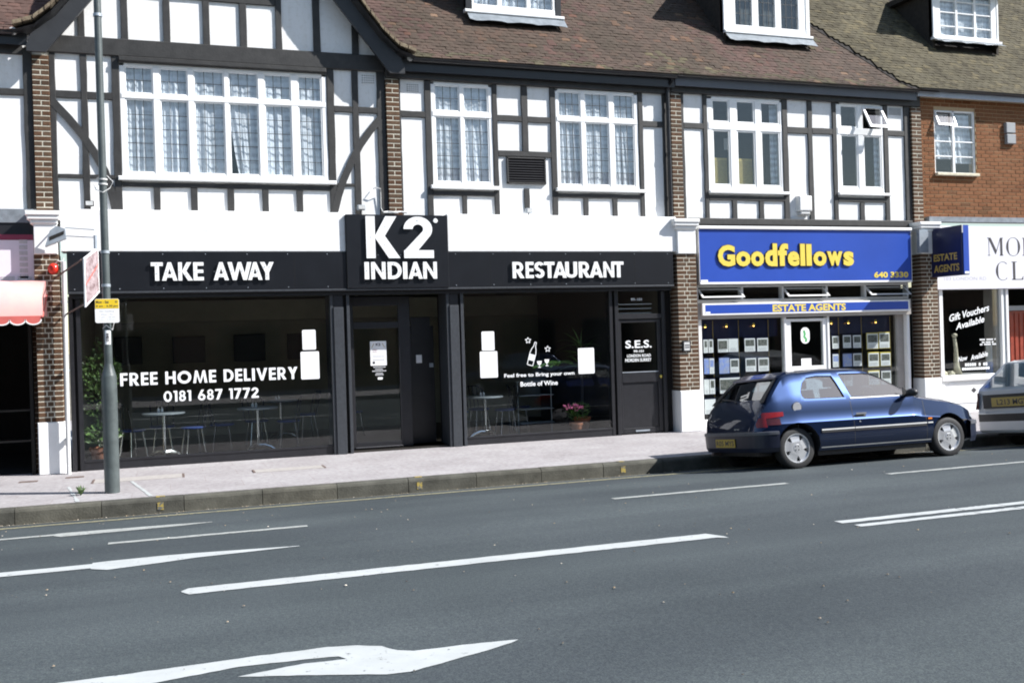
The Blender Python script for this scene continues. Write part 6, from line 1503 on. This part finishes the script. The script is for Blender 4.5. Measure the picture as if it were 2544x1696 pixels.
    MB().box(.0, .16, -.6, .6, .5, 1.0).build('rear_seat', M['seat'], c); MB().bbox(1.62, 1.9, -.66, .66, .6, .96, .05).build('dashboard', M['cardark'], c)
    MB().lathe([(.165, -.012), (.18, 0), (.165, .012)], (1.52, -.36, .93), 20, 'y').build('steering_wheel', M['cardark'], c)
    # wheels
    for X in (0, 2.58):
        for s in (-1, 1): wheel(c, X, s, .69)
    # bumpers, strips, sills
    rb = [(-.32, .862), (-.45, .825), (-.54, .76), (-.60, .66), (-.635, .5), (-.65, .25), (-.652, 0)]
    bumper(c, rb, [(.26, .06), (.32, .01), (.46, 0), (.53, .0), (.548, .05)], 'bumperblue' if paint == 'carblue' else paint, 'rear_bumper')
    bumper(c, [(a - .006, b + .006) for a, b in rb], [(.495, 0), (.50, -.004), (.535, -.004), (.54, .02)], 'cargrey', 'rear_bumper_strip')
    fb = [(2.935, .825), (3.08, .745), (3.2, .65), (3.29, .5), (3.33, .25), (3.335, 0)]
    bumper(c, fb, [(.2, .05), (.28, .01), (.44, 0), (.50, 0), (.52, .05)], 'bumperblue' if paint == 'carblue' else paint, 'front_bumper')
    bumper(c, [(a + .006, b + .006) for a, b in fb], [(.45, 0), (.455, -.004), (.505, -.004), (.51, .03)], 'cargrey', 'front_bumper_strip')
    for s in (-1, 1):
        patch(.36, .90, lambda X: .475, lambda X: .515, s, .010, 8, 2).build('rubbing_strip', M['cardark'], c); patch(.91, 2.14, lambda X: .475, lambda X: .515, s, .010, 14, 2).build('rubbing_strip', M['cardark'], c)
        patch(.36, .90, lambda X: .508, lambda X: .527, s, .013, 8, 1).build('chrome_strip', M['ltgrey'], c); patch(.91, 2.14, lambda X: .508, lambda X: .527, s, .013, 14, 1).build('chrome_strip', M['ltgrey'], c); patch(2.16, 2.25, lambda X: .508, lambda X: .527, s, .013, 3, 1).build('chrome_strip', M['ltgrey'], c)
        patch(.36, 2.22, lambda X: .265, lambda X: .28, s, .008, 14, 1).build('sill_trim', M['ltgrey'], c)
        patch(.92, 1.96, lambda X: .928, lambda X: .943, s, .006, 10, 1).build('waist_strip', M['ltgrey'], c)
        for (X, z0_, z1_) in ((.905, .27, .94), (2.145, .27, .90)):
            patch(X - .004, X + .004, lambda q: z0_, lambda q: z1_, s, .0015, 1, 12).build('door_seam', M['cardark'], c)
        patch(.95, 1.12, lambda X: .70, lambda X: .725, s, .028, 4, 1).build('door_handle', M['cargrey'], c); patch(.95, 1.12, lambda X: .665, lambda X: .70, s, .004, 4, 1).build('handle_recess', M['cardark'], c)
        patch(-.50, -.20, lambda X: .72 + .02 * max(0, (X + .42) / .22), lambda X: min(.80, interp(ZT, X) - .055), s, .010, 16, 4).build('tail_light', M['taillight'], c, smooth=True)
        patch(-.56, -.45, lambda X: .60, lambda X: min(.73, interp(ZT, X) - .055), s, .011, 8, 3).build('tail_light_lower', M['taillight'], c, smooth=True); patch(-.445, -.26, lambda X: .625, lambda X: .715, s, .007, 8, 2).build('reflector', M['darklens'], c, smooth=True)
        patch(3.06, 3.22, lambda X: interp(ZT, X) - .14, lambda X: interp(ZT, X) - .035, s, .008, 8, 3).build('headlight', M['headlight'], c, smooth=True)
        patch(2.17, 2.24, lambda X: .565, lambda X: .59, s, .012, 2, 1).build('indicator', M['amber'], c)
        mr = MB(); mr.ball((1.86, s * .93, .965), .07, .10, .058, 12, 8); mr.build('door_mirror', M['cardark'], c, smooth=True)
        MB().tube([(1.86, s * .80, .93), (1.86, s * .88, .95)], .025, 8).build('mirror_arm', M['cardark'], c)
        MB().poly([(1.80, .93), (1.98, .93), (1.80, 1.05)], s * .805 - .004, s * .805 + .004).build('mirror_sail', M['cardark'], c)
        tb = MB(); tb.tube([(.2, s * .60, 1.335), (.6, s * .60, 1.36), (1.1, s * .60, 1.352)], .006, 5); tb.build('roof_gutter', M['cardark'], c)
    MB().lathe([(.0001, -.002), (.066, -.002), (.07, .004)], (.03, -(surf(.03, .85) + .004), .85), 24, 'y').build('fuel_cap', M['alloy'], c, smooth=35)
    MB().lathe([(.070, -.001), (.077, .0)], (.03, -(surf(.03, .85) + .003), .85), 24, 'y').build('fuel_cap_seam', M['cardark'], c)
    MB().lathe([(.0001, -.006), (.014, -.004)], (1.0, -(surf(1.0, .615) + .002), .60), 12, 'y').build('door_lock', M['chrome'], c)
    sp = MB(); sp.add([(-.13, -.56, 1.295), (-.13, .56, 1.295), (.06, .55, 1.362), (.06, -.55, 1.362), (-.12, -.555, 1.268), (-.12, .555, 1.268), (.06, .55, 1.325), (.06, -.55, 1.325)], [(0, 3, 2, 1), (4, 5, 6, 7), (0, 1, 5, 4), (2, 3, 7, 6), (0, 4, 7, 3), (1, 2, 6, 5)])
    sp.build('spoiler', M[paint], c)
    MB().tube([(-.44, -.02, .965), (-.43, .10, 1.0), (-.40, .42, 1.03)], .010, 6).build('rear_wiper', M['cardark'], c)
    np_ = MB().box(-.662, -.656, -.26, .26, .335, .45).build('number_plate', M['plate'], c)
    t = txt(reg, 0, .47, 0, .075, 0, bold=.02); t.v = [(-.6635, .235 - v[0], .355 + v[2]) for v in t.v]; t.build('lettering', M['charcoal'], np_)
    np2 = MB().box(3.338, 3.343, -.26, .26, .33, .44).build('number_plate', M['card'], c)
    MB().tube([(-.64, .42, .235), (-.45, .42, .235)], .025, 10).build('exhaust', M['iron'], c)
    MB().box(.36, 2.2, -.72, .72, .16, .24).build('underbody', M['cardark'], c); MB().box(-.5, -.3, -.6, .6, .2, .3).build('underbody', M['cardark'], c)
    t = txt('306 XSi', 0, .13, 0, .022, 0, bold=.02); t.v = [(-.603 - .03, -.35 + .13 - v[0], .575 + v[2]) for v in t.v]; t.build('badge', M['ltgrey'], c)
    return c
lean = -math.atan2(road_z(-5.05) - road_z(-3.72), 1.33)
car1 = make_car('carblue', 'dark blue three-door hatchback parked at the kerb outside the estate agents')
def place_car(c, x, yc, scale=.955, rz=0.0):
    zc = (road_z(yc - .66) + road_z(yc + .66)) / 2 - .004
    c.location = (x, yc, zc); c.rotation_euler = (lean if abs(rz) < 1 else -lean * .3, 0, rz); c.scale = (scale * 1.02, scale, scale)
place_car(car1, 7.86, -4.34)
# second parked car: boxier grey hatchback, only its tail is in view
def box_car(label):
    c = empty('parked_car', (0, 0, 0), label, 'car')
    prof = [(0.0, .34), (-.02, .50), (.0, .62), (.03, .80), (.06, .92), (.10, .96), (.55, 1.36), (.75, 1.40), (1.9, 1.42), (2.15, 1.38), (2.75, .98), (3.7, .84), (3.95, .70), (4.0, .40), (3.9, .22), (.15, .22)]
    def hw(x, z): return (.80 - max(0, .12 - x) * .5 - max(0, x - 3.6) * .3) * (1 if z < .93 else 1 - (z - .93) * .42) - (.03 if z < .3 else 0)
    m = MB(); n = len(prof)
    pts = []
    for (x, z) in prof: pts.append((x, z))
    m.v = [(x, -hw(x, z), z) for x, z in pts] + [(x, hw(x, z), z) for x, z in pts]
    m.f = [list(range(n))[::-1], list(range(n, 2 * n))] + [(i, (i + 1) % n, n + (i + 1) % n, n + i) for i in range(n)]; m.mi = [0] * len(m.f)
    me_ = m.mesh('body', M['carsilver']); cu = []
    cu.append(prism_y([(.60, .97), (2.62, .97), (2.1, 1.32), (.85, 1.34)], -1.2, 1.2, M['cardark']))
    for X in (.72, 3.28):
        for s in (-1, 1): cu.append(prism_y([(X + .34 * math.cos(R(t)), .3 + .34 * math.sin(R(t))) for t in range(0, 360, 10)], *((-1.2, -.5) if s < 0 else (.5, 1.2)), M['cardark']))
    b = cut(me_, cu); b.name = 'body'; b.polygons.foreach_set('use_smooth', [True] * len(b.polygons)); ob = put('body', b, c)
    bv = ob.modifiers.new('soft_edges', 'BEVEL'); bv.width = .045; bv.segments = 3; bv.harden_normals = True; bv.limit_method = 'ANGLE'; bv.angle_limit = R(25)
    for s in (-1, 1):
        P = [(x, s * (hw(x, z) - .01), z) for x, z in [(.60, .97), (2.62, .97), (2.1, 1.32), (.85, 1.34)]]; MB().add(P if s < 0 else P[::-1], [(0, 1, 2, 3)]).build('side_window', M['carglass'], c)
        tl = MB(); tl.add([(-.0, s * .775, .62), (.035, s * .725, .89), (.05, s * .765, .89), (.06, s * .79, .62), (-.008, s * .70, .62), (.02, s * .695, .88)], [(0, 4, 5, 1), (0, 1, 2, 3)] if s < 0 else [(1, 5, 4, 0), (3, 2, 1, 0)])
        tl.v = [(v[0] - .018, v[1] * 1.012, v[2]) for v in tl.v]; tl.build('tail_light', M['darklens'], c)
    MB().add([(.075, -.66, .955), (.075, .66, .955), (.50, .56, 1.33), (.50, -.56, 1.33)], [(3, 2, 1, 0)]).build('rear_window', M['carglass'], c)
    for v in c.children:
        if v.name.startswith('rear_window'): v.location = (-.012, 0, .012)
    MB().add([(.11, -.68, .945), (.11, .68, .945), (.10, .68, .965), (.10, -.68, .965)], [(0, 1, 2, 3)]).build('window_trim', M['ltgrey'], c)
    MB().box(-.03, .03, -.60, .60, .63, .85).build('plate_recess', M['cardark'], c); np_ = MB().box(-.034, -.031, -.42, .42, .655, .80).build('number_plate', M['dullgold'], c)  # yellow plate given dull gold, putting the recess shade into its colour
    t = txt('L213 MGY', 0, .62, 0, .09, 0, bold=.02); t.v = [(-.0355, .31 - v[0], .68 + v[2]) for v in t.v]; t.build('lettering', M['charcoal'], np_)
    bp = [(.35, .815), (.12, .80), (.0, .76), (-.06, .68), (-.075, .3), (-.075, 0)]
    bumper(c, bp, [(.24, .04), (.28, 0), (.42, 0)], 'carsilver', 'rear_bumper'); bumper(c, [(a + .004, b + .002) for a, b in bp], [(.42, 0), (.54, 0)], 'cardark', 'rear_bumper_strip'); bumper(c, bp, [(.54, 0), (.56, .01), (.575, .06)], 'carsilver', 'rear_bumper_top')
    for X in (.72, 3.28):
        for s in (-1, 1): wheel(c, X, s, .66)
    for s in (-1, 1):
        for X in (1.2, 2.35): B(X - .004, X + .004, s * .803 - .003, s * .803 + .003, .32, .95).build('door_seam', M['cardark'], c)
        B(1.1, 2.9, s * .806 - .006, s * .806 + .006, .48, .53).build('rubbing_strip', M['cardark'], c); B(1.3, 1.45, s * .81 - .01, s * .81 + .01, .80, .825).build('door_handle', M['cardark'], c)
    MB().box(.3, 3.7, -.68, .68, .17, .3).build('underbody', M['cardark'], c)
    MB().box(1.3, 1.5, -.6, .6, .5, 1.1).build('seat', M['seat'], c)
    return c
car2 = box_car('silver-grey hatchback parked in front of the blue car outside the gift voucher shop')
place_car(car2, 12.25, -4.44, .97)
# blue car reflected in the right plate window stands on this side of the road
def plain_front(name, x0, x1, h, ridge, mt, label):
    b = empty(name, ((x0 + x1) / 2, -24, 0), label, 'house', 'houses across the road')
    B(x0, x1, -33, -24, 0, h).build('wall', M[mt], b)
    r_ = MB(); r_.add([(x0 - .2, -23.7, h - .1), (x1 + .2, -23.7, h - .1), (x1 + .2, -28.5, ridge), (x0 - .2, -28.5, ridge), (x0 - .2, -33.3, h - .1), (x1 + .2, -33.3, h - .1)], [(0, 3, 2, 1), (3, 4, 5, 2), (0, 4, 3), (1, 2, 5)]); r_.build('roof', M['tile'], b)
    n = int((x1 - x0) / 3)
    for k in range(n):
        cx = x0 + (k + .5) * (x1 - x0) / n
        wq = B(cx - .8, cx + .8, -24.0, -23.95, 4.0, 5.6).build('window', M['upvc'], b); B(cx - .7, cx + .7, -23.949, -23.94, 4.1, 5.5).build('pane', M['frame'], wq)
        wq = B(cx - 1.2, cx + 1.2, -24.0, -23.95, .5, 2.6).build('shop_window', M['frame'], b); B(cx - 1.1, cx + 1.1, -23.949, -23.94, .6, 2.5).build('pane', M['dark'], wq)
M['farbrick'] = mat('dull_brick', (.16, .10, .07), .9, .2, 3)
plain_front('facing_house', -16, -3, 6.5, 9.5, 'farbrick', 'brick terrace across the road, mirrored in the upstairs panes')
plain_front('facing_house', -2.9, 9, 6.2, 9.2, 'farbrick', 'brick terrace across the road, mirrored in the upstairs panes')
plain_front('facing_house', 9.1, 24, 6.8, 9.8, 'farbrick', 'brick terrace across the road, mirrored in the upstairs panes')
plain_front('facing_house', 24.1, 40, 6.4, 9.4, 'farbrick', 'brick terrace across the road, mirrored in the upstairs panes')
car3 = dup(car1); car3['label'] = 'blue hatchback on the near side of the road, mirrored in the right plate window'
place_car(car3, 11.8, -14.6, .98, math.pi)
